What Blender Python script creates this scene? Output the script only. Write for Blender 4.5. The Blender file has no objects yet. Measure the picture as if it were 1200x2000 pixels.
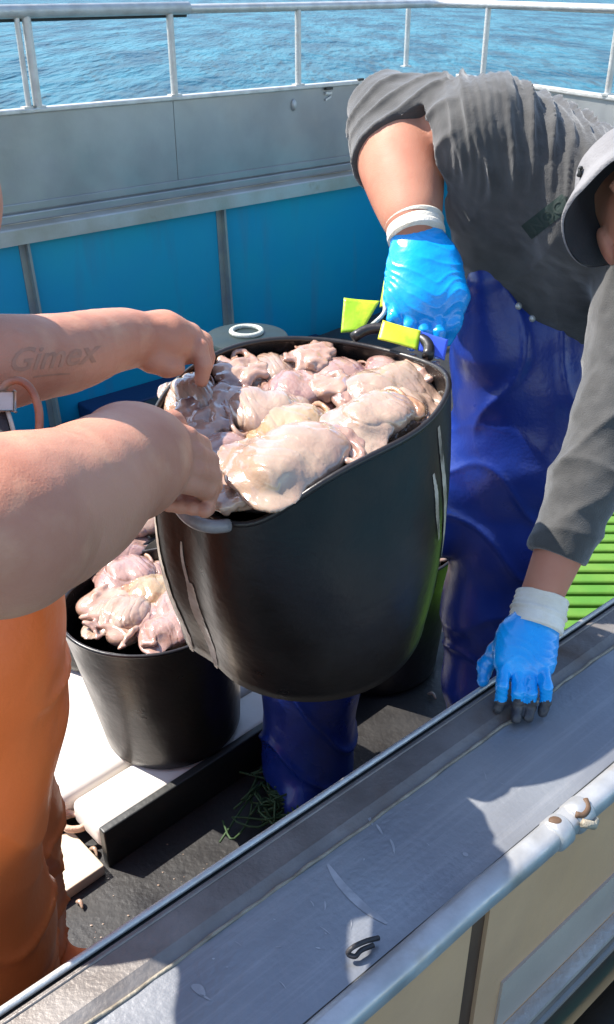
import bpy, bmesh, math, random
import numpy as np
from mathutils import Vector, Matrix
from mathutils.bvhtree import BVHTree

# ------------------------------------------------------------------ camera, world, sun
scn = bpy.context.scene
COL = scn.collection
H, PITCH, FPX = 1.70, 30.0, 1800.0            # camera height, pitch below level, focal length in photo pixels
cam_d = bpy.data.cameras.new("camera"); cam = bpy.data.objects.new("camera", cam_d); COL.objects.link(cam)
cam.location = (0, 0, H); cam.rotation_euler = (math.radians(90 - PITCH), 0, 0)
cam_d.sensor_fit = 'VERTICAL'; cam_d.sensor_height = 36; cam_d.sensor_width = 21.6
cam_d.lens = 36 * FPX / 2000; cam_d.clip_start = 0.05; cam_d.clip_end = 9000
scn.camera = cam

SUN = Vector((-0.68, 0.24, 0.95)).normalized()   # towards the sun
elev = math.asin(SUN.z); azim = math.atan2(SUN.x, SUN.y)
w = bpy.data.worlds.new("World"); scn.world = w; w.use_nodes = True
nt = w.node_tree; bg = nt.nodes['Background']
sky = nt.nodes.new('ShaderNodeTexSky'); sky.sky_type = 'NISHITA'; sky.sun_disc = False
sky.sun_elevation = elev; sky.sun_rotation = azim; sky.air_density = 1.0; sky.dust_density = 0.6
nt.links.new(sky.outputs[0], bg.inputs[0]); bg.inputs[1].default_value = 0.13
sl = bpy.data.lights.new("sun", 'SUN'); sl.energy = 4.3; sl.angle = math.radians(0.5); sl.color = (1, .94, .85)
so = bpy.data.objects.new("sun", sl); COL.objects.link(so); so.rotation_euler = SUN.to_track_quat('Z', 'Y').to_euler()
scn.view_settings.view_transform = 'Standard'; scn.view_settings.look = 'None'
scn.view_settings.gamma = 1; scn.view_settings.exposure = 1.4

# ------------------------------------------------------------------ geometry helpers
rng = np.random.default_rng(7); random.seed(7)
_c, _s = math.cos(math.radians(PITCH)), math.sin(math.radians(PITCH))
CF = np.array([0, _c, -_s]); CU = np.array([0, _s, _c]); CR = np.array([1., 0, 0]); CAM = np.array([0, 0, H])
def ray(u, v): return CF + (u - 600) / FPX * CR + (1000 - v) / FPX * CU
def P(u, v, d): return CAM + d * ray(u, v)                      # point seen at photo pixel (u, v), d metres ahead
def Pz(u, v, z): r = ray(u, v); return CAM + r * ((z - H) / r[2])
def Pp(u, v, q, n):                                            # on the plane through q with normal n
    r = ray(u, v); return CAM + r * (np.dot(np.asarray(q) - CAM, n) / np.dot(r, n))
def PX(px, d): return px * d / FPX
def nrm(a): a = np.asarray(a, float); return a / np.linalg.norm(a)

def tag(o, label=None, cat=None, group=None, kind=None):
    if label: o['label'] = label
    if cat: o['category'] = cat
    if group: o['group'] = group
    if kind: o['kind'] = kind
    return o
def thing(name, label, cat, loc=(0, 0, 0), group=None):
    o = bpy.data.objects.new(name, None); COL.objects.link(o); o.location = Vector([float(x) for x in loc]); o.empty_display_size = .05
    return tag(o, label, cat, group)
def offs(p):
    o = np.zeros(3)
    while p is not None: o += np.array(p.location); p = p.parent
    return o
def mk(name, V, F, m, parent=None, smooth=True, midx=None):
    V = np.asarray(V, float)
    if parent is None:
        o0 = np.array([V[:, 0].mean(), V[:, 1].mean(), V[:, 2].min()])
    else: o0 = offs(parent)
    me = bpy.data.meshes.new(name)
    me.from_pydata((V - o0).tolist(), [], F if isinstance(F, list) else F.tolist()); me.update()
    for mm in (m if isinstance(m, (list, tuple)) else [m]): me.materials.append(mm)
    if smooth: me.polygons.foreach_set('use_smooth', [True] * len(me.polygons))
    if midx is not None: me.polygons.foreach_set('material_index', np.asarray(midx, dtype=np.int32))
    o = bpy.data.objects.new(name, me); COL.objects.link(o)
    if parent is None: o.location = Vector(o0.tolist())
    else: o.parent = parent
    return o
class MB:                                                       # collects pieces of ONE mesh
    def __init__(s): s.V = []; s.F = []
    def add(s, V, F):
        n = len(s.V); s.V += [tuple(map(float, v)) for v in V]; s.F += [tuple(int(i) + n for i in f) for f in F]; return s
    def obox(s, c, ax, ay, az, b=0.0):                          # box: centre, three half vectors; b = bevel
        c, ax, ay, az = map(lambda t: np.asarray(t, float), (c, ax, ay, az))
        if b <= 0:
            V = [c + i * ax + j * ay + k * az for i in (-1, 1) for j in (-1, 1) for k in (-1, 1)]
            return s.add(V, [(0, 1, 3, 2), (4, 6, 7, 5), (0, 4, 5, 1), (2, 3, 7, 6), (0, 2, 6, 4), (1, 5, 7, 3)])
        bm = bmesh.new(); bmesh.ops.create_cube(bm, size=2)
        M = Matrix(((ax[0], ay[0], az[0], c[0]), (ax[1], ay[1], az[1], c[1]), (ax[2], ay[2], az[2], c[2]), (0, 0, 0, 1)))
        bm.transform(M); bmesh.ops.bevel(bm, geom=bm.edges[:], offset=b, segments=3, affect='EDGES', profile=.5)
        bm.verts.index_update(); s.add([v.co for v in bm.verts], [[v.index for v in f.verts] for f in bm.faces]); bm.free(); return s
    def tube(s, pts, r, n=10, cap=True, flat=None):
        pts = [np.asarray(p, float) for p in pts]; rs = r if hasattr(r, '__len__') else [r] * len(pts)
        up = np.array([0, 0, 1.]); V = []; F = []
        t0 = nrm(pts[1] - pts[0]); e = np.cross(t0, up)
        if np.linalg.norm(e) < .1: e = np.cross(t0, [1, 0, 0])
        e = nrm(e)
        for i, p in enumerate(pts):
            t = nrm(pts[min(i + 1, len(pts) - 1)] - pts[max(i - 1, 0)])
            e = nrm(e - t * np.dot(e, t)); f = np.cross(t, e)
            for k in range(n):
                a = 2 * math.pi * k / n; V.append(p + rs[i] * (math.cos(a) * e + math.sin(a) * f))
        for i in range(len(pts) - 1):
            for k in range(n): F.append((i * n + k, i * n + (k + 1) % n, (i + 1) * n + (k + 1) % n, (i + 1) * n + k))
        if cap: F.append(tuple(range(n))[::-1]); F.append(tuple((len(pts) - 1) * n + k for k in range(n)))
        return s.add(V, F)
    def prism(s, poly_a, poly_b):                               # two matching rings joined and capped
        n = len(poly_a); F = [tuple(range(n))[::-1], tuple(range(n, 2 * n))]
        for k in range(n): F.append((k, (k + 1) % n, n + (k + 1) % n, n + k))
        return s.add(list(poly_a) + list(poly_b), F)
    def sphere(s, c, r, R=None, nu=14, nv=9):
        c = np.asarray(c, float); r = np.asarray(r if hasattr(r, '__len__') else (r, r, r), float); R = np.eye(3) if R is None else R
        V = []; F = []
        for j in range(nv + 1):
            th = math.pi * j / nv
            for i in range(nu):
                ph = 2 * math.pi * i / nu
                V.append(c + R @ (r * np.array([math.sin(th) * math.cos(ph), math.sin(th) * math.sin(ph), math.cos(th)])))
        for j in range(nv):
            for i in range(nu): F.append((j * nu + i, (j + 1) * nu + i, (j + 1) * nu + (i + 1) % nu, j * nu + (i + 1) % nu))
        return s.add(V, F)
    def build(s, name, m, parent=None, smooth=False, auto=False):
        o = mk(name, s.V, s.F, m, parent, smooth or auto)
        if auto:
            o.data.set_sharp_from_angle(angle=math.radians(40))
        return o
def bez(pts, n=40):                                             # Catmull-Rom through points
    pts = [np.asarray(p, float) for p in pts]; out = []
    q = [2 * pts[0] - pts[1]] + pts + [2 * pts[-1] - pts[-2]]
    m = len(pts) - 1
    for i in range(n + 1):
        x = i / n * m; k = min(int(x), m - 1); t = x - k; a, b, c, d = q[k:k + 4]
        out.append(.5 * (2 * b + (c - a) * t + (2 * a - 5 * b + 4 * c - d) * t * t + (3 * b - a - 3 * c + d) * t ** 3))
    return out

# vectorised value noise
_tab = rng.random(65536).astype(np.float32)
def vnoise(p, f=1.0, seed=0):
    q = np.asarray(p, float) * f + seed * 17.31 + 100; i = np.floor(q).astype(np.int64); t = q - i; t = t * t * (3 - 2 * t)
    r = 0
    for a in (0, 1):
        for b in (0, 1):
            for c in (0, 1):
                hsh = ((i[:, 0] + a) * 73856093 ^ (i[:, 1] + b) * 19349663 ^ (i[:, 2] + c) * 83492791) & 65535
                r = r + _tab[hsh] * (t[:, 0] if a else 1 - t[:, 0]) * (t[:, 1] if b else 1 - t[:, 1]) * (t[:, 2] if c else 1 - t[:, 2])
    return r * 2 - 1
def fbm(p, f, o=3, seed=0): return sum(vnoise(p, f * 2 ** k, seed + k) / 2 ** k for k in range(o)) / (2 - 2 ** (1 - o))
def sstep(x, a, b): t = np.clip((x - a) / (b - a), 0, 1); return t * t * (3 - 2 * t)

def ridge(x, p=2.): return (1 - np.abs(np.sin(x))) ** p
# ---- signed-distance sculpting on a grid, meshed with surface nets
class SDF:
    def __init__(s, lo, hi, h):
        s.lo = np.asarray(lo, float); s.h = h; s.n = np.ceil((np.asarray(hi, float) - s.lo) / h).astype(int) + 1
        s.v = np.full(s.n, 0.5, np.float32)
    def _sub(s, lo, hi):
        a = np.maximum(np.floor((lo - s.lo) / s.h).astype(int), 0); b = np.minimum(np.ceil((hi - s.lo) / s.h).astype(int) + 1, s.n)
        if (b <= a).any(): return None, None
        g = [(s.lo[i] + s.h * np.arange(a[i], b[i])).astype(np.float32) for i in range(3)]
        return tuple(slice(a[i], b[i]) for i in range(3)), np.meshgrid(*g, indexing='ij', sparse=True)
    def _mix(s, sl, d, k, op):
        a = s.v[sl]; d = d.astype(np.float32)
        if op == 'sub': d = -d; hh = np.maximum(k - np.abs(a - d), 0) / k; s.v[sl] = np.maximum(a, d) + hh * hh * k * .25
        else: hh = np.maximum(k - np.abs(a - d), 0) / k; s.v[sl] = np.minimum(a, d) - hh * hh * k * .25
    def cone(s, a, b, ra, rb, k=.012, flat=None, op='add'):
        a = np.asarray(a, float); b = np.asarray(b, float); pad = max(ra, rb) + k + 3 * s.h
        sl, g = s._sub(np.minimum(a, b) - pad, np.maximum(a, b) + pad)
        if sl is None: return s
        X, Y, Z = (g[i] - np.float32(a[i]) for i in range(3)); ab = b - a; L = max(float(ab @ ab), 1e-9)
        t = np.clip((X * ab[0] + Y * ab[1] + Z * ab[2]) / L, 0, 1)
        X = X - t * ab[0]; Y = Y - t * ab[1]; Z = Z - t * ab[2]
        if flat is not None:
            n, f = flat; n = nrm(n); e = (X * n[0] + Y * n[1] + Z * n[2]) * (1 / f - 1)
            X = X + e * n[0]; Y = Y + e * n[1]; Z = Z + e * n[2]
        s._mix(sl, np.sqrt(X * X + Y * Y + Z * Z) - (ra + (rb - ra) * t), k, op); return s
    def chain(s, pts, rs, k=.012, flat=None, sm=0):
        if sm:
            q = bez([np.r_[np.asarray(p, float), r] for p, r in zip(pts, rs)], sm); pts = [x[:3] for x in q]; rs = [x[3] for x in q]
        for i in range(len(pts) - 1): s.cone(pts[i], pts[i + 1], rs[i], rs[i + 1], k, flat)
        return s
    def ell(s, c, r, R=None, k=.012, op='add'):
        c = np.asarray(c, float); r = np.asarray(r, float); pad = r.max() + k + 3 * s.h
        sl, g = s._sub(c - pad, c + pad)
        if sl is None: return s
        X, Y, Z = (g[i] - np.float32(c[i]) for i in range(3))
        if R is not None:
            R = np.asarray(R, float)                            # rows are the ellipsoid's axes
            X, Y, Z = (R[i, 0] * X + R[i, 1] * Y + R[i, 2] * Z for i in range(3))
        k0 = np.sqrt((X / r[0]) ** 2 + (Y / r[1]) ** 2 + (Z / r[2]) ** 2)
        k1 = np.sqrt((X / r[0] ** 2) ** 2 + (Y / r[1] ** 2) ** 2 + (Z / r[2] ** 2) ** 2) + 1e-6
        s._mix(sl, k0 * (k0 - 1) / k1, k, op); return s
    def cut(s, p, n):                                            # remove the side n points to
        g = [(s.lo[i] + s.h * np.arange(s.n[i])) for i in range(3)]; X, Y, Z = np.meshgrid(*g, indexing='ij', sparse=True); n = nrm(n)
        s.v = np.maximum(s.v, ((X - p[0]) * n[0] + (Y - p[1]) * n[1] + (Z - p[2]) * n[2]).astype(np.float32)); return s
    def mesh(s, smooth=1):
        v = s.v.copy(); v[0] = v[-1] = .5; v[:, 0] = v[:, -1] = .5; v[:, :, 0] = v[:, :, -1] = .5
        ins = v < 0; cnt = np.zeros(np.array(v.shape) - 1, np.uint8)
        cs = [(i, j, k) for i in (0, 1) for j in (0, 1) for k in (0, 1)]; nx, ny, nz = cnt.shape
        for i, j, k in cs: cnt += ins[i:i + nx, j:j + ny, k:k + nz]
        act = np.argwhere((cnt > 0) & (cnt < 8)); idx = np.full(cnt.shape, -1, np.int32); idx[tuple(act.T)] = np.arange(len(act))
        val = {c: v[act[:, 0] + c[0], act[:, 1] + c[1], act[:, 2] + c[2]] for c in cs}
        acc = np.zeros((len(act), 3)); num = np.zeros(len(act))
        for c in cs:
            for ax in range(3):
                if c[ax] == 1: continue
                e = list(c); e[ax] = 1; e = tuple(e); a, b = val[c], val[e]; m = (a < 0) != (b < 0)
                t = np.where(m, a / np.where(m, a - b, 1), 0); q = np.array(c, float)[None].repeat(len(act), 0); q[:, ax] += t
                acc[m] += q[m]; num[m] += 1
        V = s.lo + s.h * (act + acc / num[:, None]); F = []
        for ax in range(3):
            b, c = [(1, 2), (2, 0), (0, 1)][ax]
            lo = [slice(1, -1)] * 3; hi = [slice(1, -1)] * 3; lo[ax] = slice(0, -1); hi[ax] = slice(1, None)
            A = ins[tuple(lo)]; B = ins[tuple(hi)]; off = np.array([1, 1, 1]); off[ax] = 0
            for flip in (0, 1):
                e = np.argwhere((A & ~B) if not flip else (~A & B)) + off
                def cell(db, dc): q = e.copy(); q[:, b] -= db; q[:, c] -= dc; return idx[tuple(q.T)]
                q = np.stack([cell(1, 1), cell(0, 1), cell(0, 0), cell(1, 0)], 1)
                F.append(q if not flip else q[:, ::-1])
        F = np.concatenate(F); F = F[(F >= 0).all(1)]
        for _ in range(smooth): V = lap(V, F, .5)
        return V, F
def lap(V, F, a):
    S = np.zeros_like(V); n = np.zeros(len(V))
    for i in range(4):
        for j in ((i + 1) % 4,):
            np.add.at(S, F[:, i], V[F[:, j]]); np.add.at(n, F[:, i], 1); np.add.at(S, F[:, j], V[F[:, i]]); np.add.at(n, F[:, j], 1)
    return V + a * (S / np.maximum(n, 1)[:, None] - V)
def vnorm(V, F):
    fn = np.cross(V[F[:, 2]] - V[F[:, 0]], V[F[:, 3]] - V[F[:, 1]]); N = np.zeros_like(V)
    for i in range(4): np.add.at(N, F[:, i], fn)
    return N / (np.linalg.norm(N, axis=1, keepdims=True) + 1e-12)

# ------------------------------------------------------------------ materials
def mat(name, c1, c2=None, scale=6, rough=.5, rvar=0, metal=0, bump=0, bscale=60, sss=0, sssr=(.012, .005, .003), coat=0, spec=.5,
        stretch=(1, 1, 1), rng_=(.35, .65), c3=None, scale3=3, t3=(.55, .7), stretch3=(1, 1, 1), detail=5, bump2=0, bscale2=12, sheen=0, dist=0, brush=None):
    m = bpy.data.materials.new(name); m.use_nodes = True; t = m.node_tree; b = t.nodes['Principled BSDF']; L = t.links.new
    b.inputs['Base Color'].default_value = (*c1, 1); b.inputs['Roughness'].default_value = rough; b.inputs['Metallic'].default_value = metal
    b.inputs['Specular IOR Level'].default_value = spec; b.inputs['Coat Weight'].default_value = coat; b.inputs['Coat Roughness'].default_value = .07
    if sheen: b.inputs['Sheen Weight'].default_value = sheen
    if sss: b.inputs['Subsurface Weight'].default_value = sss; b.inputs['Subsurface Radius'].default_value = sssr; b.inputs['Subsurface Scale'].default_value = 1.0
    tc = t.nodes.new('ShaderNodeTexCoord')
    def noise(sc, st, det=detail):
        mp = t.nodes.new('ShaderNodeMapping'); mp.inputs['Scale'].default_value = st; L(tc.outputs['Object'], mp.inputs[0])
        n = t.nodes.new('ShaderNodeTexNoise'); n.inputs['Scale'].default_value = sc; n.inputs['Detail'].default_value = det; n.inputs['Distortion'].default_value = dist
        L(mp.outputs[0], n.inputs[0]); return n.outputs[0]
    def mr(x, a, b_, lo=0., hi=1.):
        r = t.nodes.new('ShaderNodeMapRange'); r.inputs[1].default_value = a; r.inputs[2].default_value = b_
        r.inputs[3].default_value = lo; r.inputs[4].default_value = hi; L(x, r.inputs[0]); return r.outputs[0]
    def mix(f, A, B):
        x = t.nodes.new('ShaderNodeMix'); x.data_type = 'RGBA'; L(f, x.inputs[0])
        for s_, c in ((x.inputs[6], A), (x.inputs[7], B)):
            if isinstance(c, tuple): s_.default_value = (*c, 1)
            else: L(c, s_)
        return x.outputs[2]
    col = c1
    if c2: n1 = noise(scale, stretch); col = mix(mr(n1, *rng_), c1, c2); L(col, b.inputs['Base Color'])
    if c3: n3 = noise(scale3, stretch3); col = mix(mr(n3, *t3), col, c3); L(col, b.inputs['Base Color'])
    if rvar: nr = noise(scale * 1.7, stretch); L(mr(nr, .3, .7, max(rough - rvar, .02), min(rough + rvar, 1)), b.inputs['Roughness'])
    if brush is not None:                                          # fine scratches along one direction
        mp = t.nodes.new('ShaderNodeMapping'); mp.vector_type = 'TEXTURE'; mp.inputs['Rotation'].default_value = (0, 0, brush); mp.inputs['Scale'].default_value = (14, .35, 1); L(tc.outputs['Object'], mp.inputs[0])
        n = t.nodes.new('ShaderNodeTexNoise'); n.inputs['Scale'].default_value = 26; n.inputs['Detail'].default_value = 6; n.inputs['Roughness'].default_value = .7; L(mp.outputs[0], n.inputs[0])
        col = mix(mr(n.outputs[0], .5, .78, 0, .32), col, (.46, .46, .47)); L(col, b.inputs['Base Color'])
    nb = None
    for st, sc in ((bump2, bscale2), (bump, bscale)):
        if st:
            bp = t.nodes.new('ShaderNodeBump'); bp.inputs['Strength'].default_value = 1; bp.inputs['Distance'].default_value = st
            L(noise(sc, stretch, 3), bp.inputs['Height'])
            if nb: L(nb, bp.inputs['Normal'])
            nb = bp.outputs[0]
    if nb: L(nb, b.inputs['Normal'])
    return m
A0 = math.radians(40.8)
M_skin = mat("tanned_skin", (.48, .225, .148), (.40, .165, .105), 11, .55, .08, bump=.0004, bscale=420, sss=.25, spec=.35, bump2=.0007, bscale2=45, c3=(.50, .25, .16), scale3=22, t3=(.52, .75))
M_skin2 = mat("ruddy_skin", (.47, .235, .155), (.41, .165, .105), 9, .6, .08, bump=.0004, bscale=450, sss=.25, spec=.3, bump2=.0006, bscale2=50)
M_rub = mat("black_rubber", (.0100, .0078, .0072), (.015, .0115, .0105), 7, .36, .1, bump=.0006, bscale=90, c3=(.022, .019, .017), scale3=9, t3=(.6, .82), stretch3=(1, 1, .35), bump2=.003, bscale2=8)
M_rubin = mat("wet_black_rubber", (.007, .0065, .0065), (.011, .010, .0095), 9, .25, .1, bump=.0008, bscale=60)
M_alu = mat("aluminium", (.36, .365, .36), (.28, .285, .285), 3.2, .42, .1, metal=.55, bump=.0006, bscale=35, c3=(.42, .42, .40), scale3=1.6, bump2=.004, bscale2=2.2)
M_alub = mat("bright_aluminium", (.56, .56, .54), (.44, .43, .41), 14, .45, .1, metal=.5, bump=.0015, bscale=90, c3=(.42, .38, .33), scale3=9, t3=(.6, .75))
M_pipe = mat("dull_pipe_metal", (.44, .45, .46), (.34, .34, .34), 18, .42, .12, metal=.5, bump=.0004, bscale=120, c3=(.30, .25, .19), scale3=12, t3=(.6, .75))
M_cap = mat("weathered_cap_metal", (.50, .50, .47), (.40, .37, .31), 5, .45, .1, metal=.35, bump=.001, bscale=80, c3=(.30, .22, .13), scale3=7, t3=(.62, .8))
M_tray = mat("worn_gunwale_metal", (.25, .265, .285), (.19, .20, .225), 4, .40, .12, metal=.5, bump=.0006, bscale=120, c3=(.33, .335, .345), scale3=2.5, t3=(.5, .8), bump2=.003, bscale2=3, brush=A0)
M_lip = mat("stained_lip_metal", (.15, .135, .125), (.21, .195, .185), 16, .5, .1, metal=.4, bump=.001, bscale=150, c3=(.10, .06, .035), scale3=8, t3=(.52, .7))
M_bead = mat("yellowed_weld", (.30, .27, .21), (.17, .14, .10), 40, .55, bump=.002, bscale=200)
M_hull = mat("tan_stained_hull", (.60, .375, .205), (.50, .31, .18), 3.5, .5, .1, metal=.15, bump=.001, bscale=50, c3=(.58, .35, .18), scale3=6, t3=(.5, .75), stretch3=(1, 1, .3))
M_hullg = mat("grey_hull_plate", (.42, .36, .31), (.35, .30, .265), 5, .5, .1, metal=.2, bump=.001, bscale=60)
M_rust = mat("rust_stain", (.050, .022, .010), (.13, .075, .04), 8, .7, bump=.001, bscale=60, stretch=(1, 1, .3))
M_blue = mat("blue_wall_paint", (.004, .285, .49), (.008, .34, .46), 1.4, .42, .1, bump=.0006, bscale=40, c3=(.05, .24, .36), scale3=9, t3=(.56, .85), stretch3=(1, 1, .13), bump2=.004, bscale2=2.5)
M_navy = mat("navy_locker_paint", (.006, .024, .09), (.008, .03, .08), 3, .5, bump=.0008, bscale=50)
M_rib = mat("rib_metal", (.34, .36, .30), (.25, .27, .27), 8, .5, metal=.2, bump=.001, bscale=60)
M_deck = mat("dark_deck", (.013, .0125, .0135), (.02, .018, .017), 5, .5, .15, bump=.0015, bscale=70, c3=(.035, .03, .026), scale3=30, t3=(.68, .8))
M_white = mat("white_plastic", (.66, .62, .57), (.58, .54, .50), 5, .4, .1, bump=.0006, bscale=60, c3=(.50, .42, .33), scale3=9, t3=(.62, .85))
M_cream = mat("cream_board", (.66, .55, .42), (.55, .45, .33), 8, .5, bump=.0008, bscale=60)
M_blackm = mat("black_side_panel", (.012, .014, .014), (.022, .023, .022), 8, .45, bump=.001, bscale=50)
M_lime = mat("lime_ribbed_mat", (.060, .18, .014), (.10, .21, .022), 8, .5, bump=.001, bscale=50)
M_net = mat("green_net_twine", (.018, .045, .012), (.035, .07, .02), 20, .7)
M_dgreen = mat("dark_green_plastic", (.004, .013, .011), (.007, .018, .014), 6, .45, .1)
M_ring = mat("pale_rope", (.46, .48, .42), (.36, .38, .32), 60, .7, bump=.002, bscale=200)
M_orange = mat("orange_pvc", (.98, .205, .048), (.95, .18, .040), 5, .42, .1, bump=.0006, bscale=150, c3=(.98, .23, .06), scale3=3, bump2=.004, bscale2=9)
M_bib = mat("blue_pvc", (.011, .036, .235), (.008, .022, .17), 5, .33, .1, bump=.0005, bscale=160, bump2=.005, bscale2=10, c3=(.014, .04, .25), scale3=3)
M_shirt = mat("charcoal_knit", (.052, .051, .050), (.033, .032, .031), 30, .85, bump=.0009, bscale=520, sheen=.35)
M_hat = mat("grey_cloth_hat", (.20, .195, .20), (.15, .145, .15), 14, .85, bump=.0012, bscale=260, bump2=.003, bscale2=30)
M_hatin = mat("hat_lining", (.05, .046, .05), (.035, .032, .036), 14, .9, bump=.001, bscale=200)
M_glove = mat("blue_latex_glove", (.002, .34, .80), (.002, .27, .72), 16, .27, .08, bump=.0004, bscale=140, bump2=.0012, bscale2=32, coat=.3)
M_tip = mat("dark_glove_tip", (.018, .02, .026), (.06, .06, .065), 50, .55, bump=.001, bscale=150)  # near-black tone for the lower glove's fingertips
M_cuff = mat("white_knit_cuff", (.74, .70, .62), (.64, .58, .47), 20, .85, bump=.0012, bscale=400)
M_yg = mat("lime_yellow_vinyl", (.30, .50, .02), (.58, .60, .03), 22, .35, .1, bump=.0008, bscale=90, rng_=(.45, .6))
M_vblue = mat("blue_vinyl", (.03, .07, .55), (.06, .12, .6), 20, .3)
M_copper = mat("copper_leather", (.26, .09, .045), (.40, .19, .11), 30, .4, bump=.001, bscale=120)
M_strap = mat("black_strap", (.02, .018, .02), (.035, .03, .03), 30, .6, bump=.0008, bscale=300)
M_ink = mat("faded_tattoo_ink", (.26, .125, .083), (.385, .183, .119), 60, .55, rng_=(.28, .70))
M_logo = mat("dark_green_thread", (.008, .022, .017), (.014, .03, .024), 60, .8)
M_logo2 = mat("grey_green_thread", (.020, .034, .027), (.015, .026, .022), 60, .8)
M_scuff = mat("pale_scuff", (.42, .43, .45), (.27, .28, .30), 40, .5, metal=.4)
M_tyre = mat("tyre_rubber", (.010, .010, .010), (.018, .018, .018), 10, .6, bump=.002, bscale=40)
def squid_mat(name, a, b, c, t3): return mat(name, a, b, 16, .15, .07, bump=.0004, bscale=160, sss=.25, sssr=(.012, .007, .005), coat=1, c3=c, scale3=26, t3=t3, bump2=.0012, bscale2=60, dist=.6)
S_cream = squid_mat("cream_squid_skin", (.37, .265, .19), (.34, .22, .165), (.25, .12, .09), (.62, .8))
S_pink = squid_mat("pink_squid_skin", (.37, .235, .19), (.31, .175, .145), (.19, .09, .10), (.58, .75))
S_tan = squid_mat("tan_squid_skin", (.38, .275, .165), (.33, .21, .115), (.24, .11, .05), (.56, .74))
S_arm = squid_mat("mottled_arm_skin", (.44, .285, .205), (.36, .21, .155), (.17, .09, .08), (.54, .72))
S_warm = squid_mat("orange_arm_skin", (.45, .28, .17), (.38, .19, .09), (.2, .09, .045), (.56, .7))
S_eye = mat("squid_eye", (.01, .01, .012), None, rough=.08, coat=.6)

def water_mat():
    m = bpy.data.materials.new("sea_water"); m.use_nodes = True; t = m.node_tree; b = t.nodes['Principled BSDF']; L = t.links.new
    b.inputs['Roughness'].default_value = .36; b.inputs['IOR'].default_value = 1.33; b.inputs['Specular IOR Level'].default_value = .07
    tc = t.nodes.new('ShaderNodeTexCoord'); mp = t.nodes.new('ShaderNodeMapping'); L(tc.outputs['Object'], mp.inputs[0]); mp.inputs['Rotation'].default_value = (0, 0, .3)
    mp.inputs['Scale'].default_value = (1.5, .4, 1)
    n = t.nodes.new('ShaderNodeTexNoise'); n.inputs['Scale'].default_value = .35; n.inputs['Detail'].default_value = 6; n.inputs['Roughness'].default_value = .65; L(mp.outputs[0], n.inputs[0])
    r = t.nodes.new('ShaderNodeValToRGB'); L(n.outputs[0], r.inputs[0])
    r.color_ramp.elements[0].position = .40; r.color_ramp.elements[0].color = (.004, .045, .080, 1)
    r.color_ramp.elements[1].position = .60; r.color_ramp.elements[1].color = (.026, .125, .175, 1)
    L(r.outputs[0], b.inputs['Base Color'])
    n2 = t.nodes.new('ShaderNodeTexNoise'); n2.inputs['Scale'].default_value = 2.2; n2.inputs['Detail'].default_value = 5; L(mp.outputs[0], n2.inputs[0])
    bp = t.nodes.new('ShaderNodeBump'); bp.inputs['Distance'].default_value = .22; L(n2.outputs[0], bp.inputs['Height'])
    n3 = t.nodes.new('ShaderNodeTexNoise'); n3.inputs['Scale'].default_value = .5; n3.inputs['Detail'].default_value = 3; L(mp.outputs[0], n3.inputs[0])
    bq = t.nodes.new('ShaderNodeBump'); bq.inputs['Distance'].default_value = .7; L(n3.outputs[0], bq.inputs['Height']); L(bq.outputs[0], bp.inputs['Normal'])
    L(bp.outputs[0], b.inputs['Normal']); return m
M_water = water_mat()

# ------------------------------------------------------------------ the setting: water and the boat
WZ = -.55
ys = np.concatenate([np.linspace(-6, 12, 70), np.geomspace(12.3, 5000, 90)]); xs = np.concatenate([-np.geomspace(4000, 14, 30), np.linspace(-13, 13, 70), np.geomspace(14, 4000, 30)])
GX, GY = np.meshgrid(xs, ys); pw = np.stack([GX.ravel(), GY.ravel(), 0 * GX.ravel()], 1)
zz = WZ + .05 * vnoise(pw, .9, 3) * np.exp(-np.abs(pw[:, 1]) / 60)
nxw = len(xs); Fw = [(j * nxw + i, j * nxw + i + 1, (j + 1) * nxw + i + 1, (j + 1) * nxw + i) for j in range(len(ys) - 1) for i in range(nxw - 1)]
tag(mk('water', np.c_[pw[:, :2], zz], Fw, M_water), kind='structure')

A = math.radians(40.8); a = np.array([math.cos(A), math.sin(A), 0]); b = np.array([-math.sin(A), math.cos(A), 0]); Z = np.array([0, 0, 1.])
GZ = .75                                                        # gunwale height
g0 = Pz(600, 1568, GZ)                                          # a point on the near gunwale's inner edge
f0 = Pz(300, 404, GZ)                                           # a point on the far ledge's front edge
def on(p0, t, n=0., z=0.): return np.asarray(p0) * [1, 1, 0] + a * t + b * n + Z * z
boat = thing('fishing_boat', 'aluminium fishing boat with blue inner walls and a pipe railing, on open water', 'boat', (0.3, 2.6, 0))
far_n = b; qledge = f0; qwall = f0 + b * .05; qpan = f0 + b * .10
def tt(p): return float((np.asarray(p) - f0) @ a)
corner = Pp(857, 350, qledge, b); tc_ = tt(corner); T0 = -4.2
En = math.radians(-64); e = np.array([math.cos(En), math.sin(En), 0]); en = np.array([math.sin(En), -math.cos(En), 0])   # end wall direction, outward is -en
en = np.array([-e[1], e[0], 0])                                # outward normal (away from deck)
# meeting point of near gunwale and the end wall
cc = on(f0, tc_); ng = on(g0, 0)
Mx = np.array([[e[0], -a[0]], [e[1], -a[1]]]); sol = np.linalg.solve(Mx, (ng - cc)[:2]); LE, TN = float(sol[0]), float(sol[1])
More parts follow.
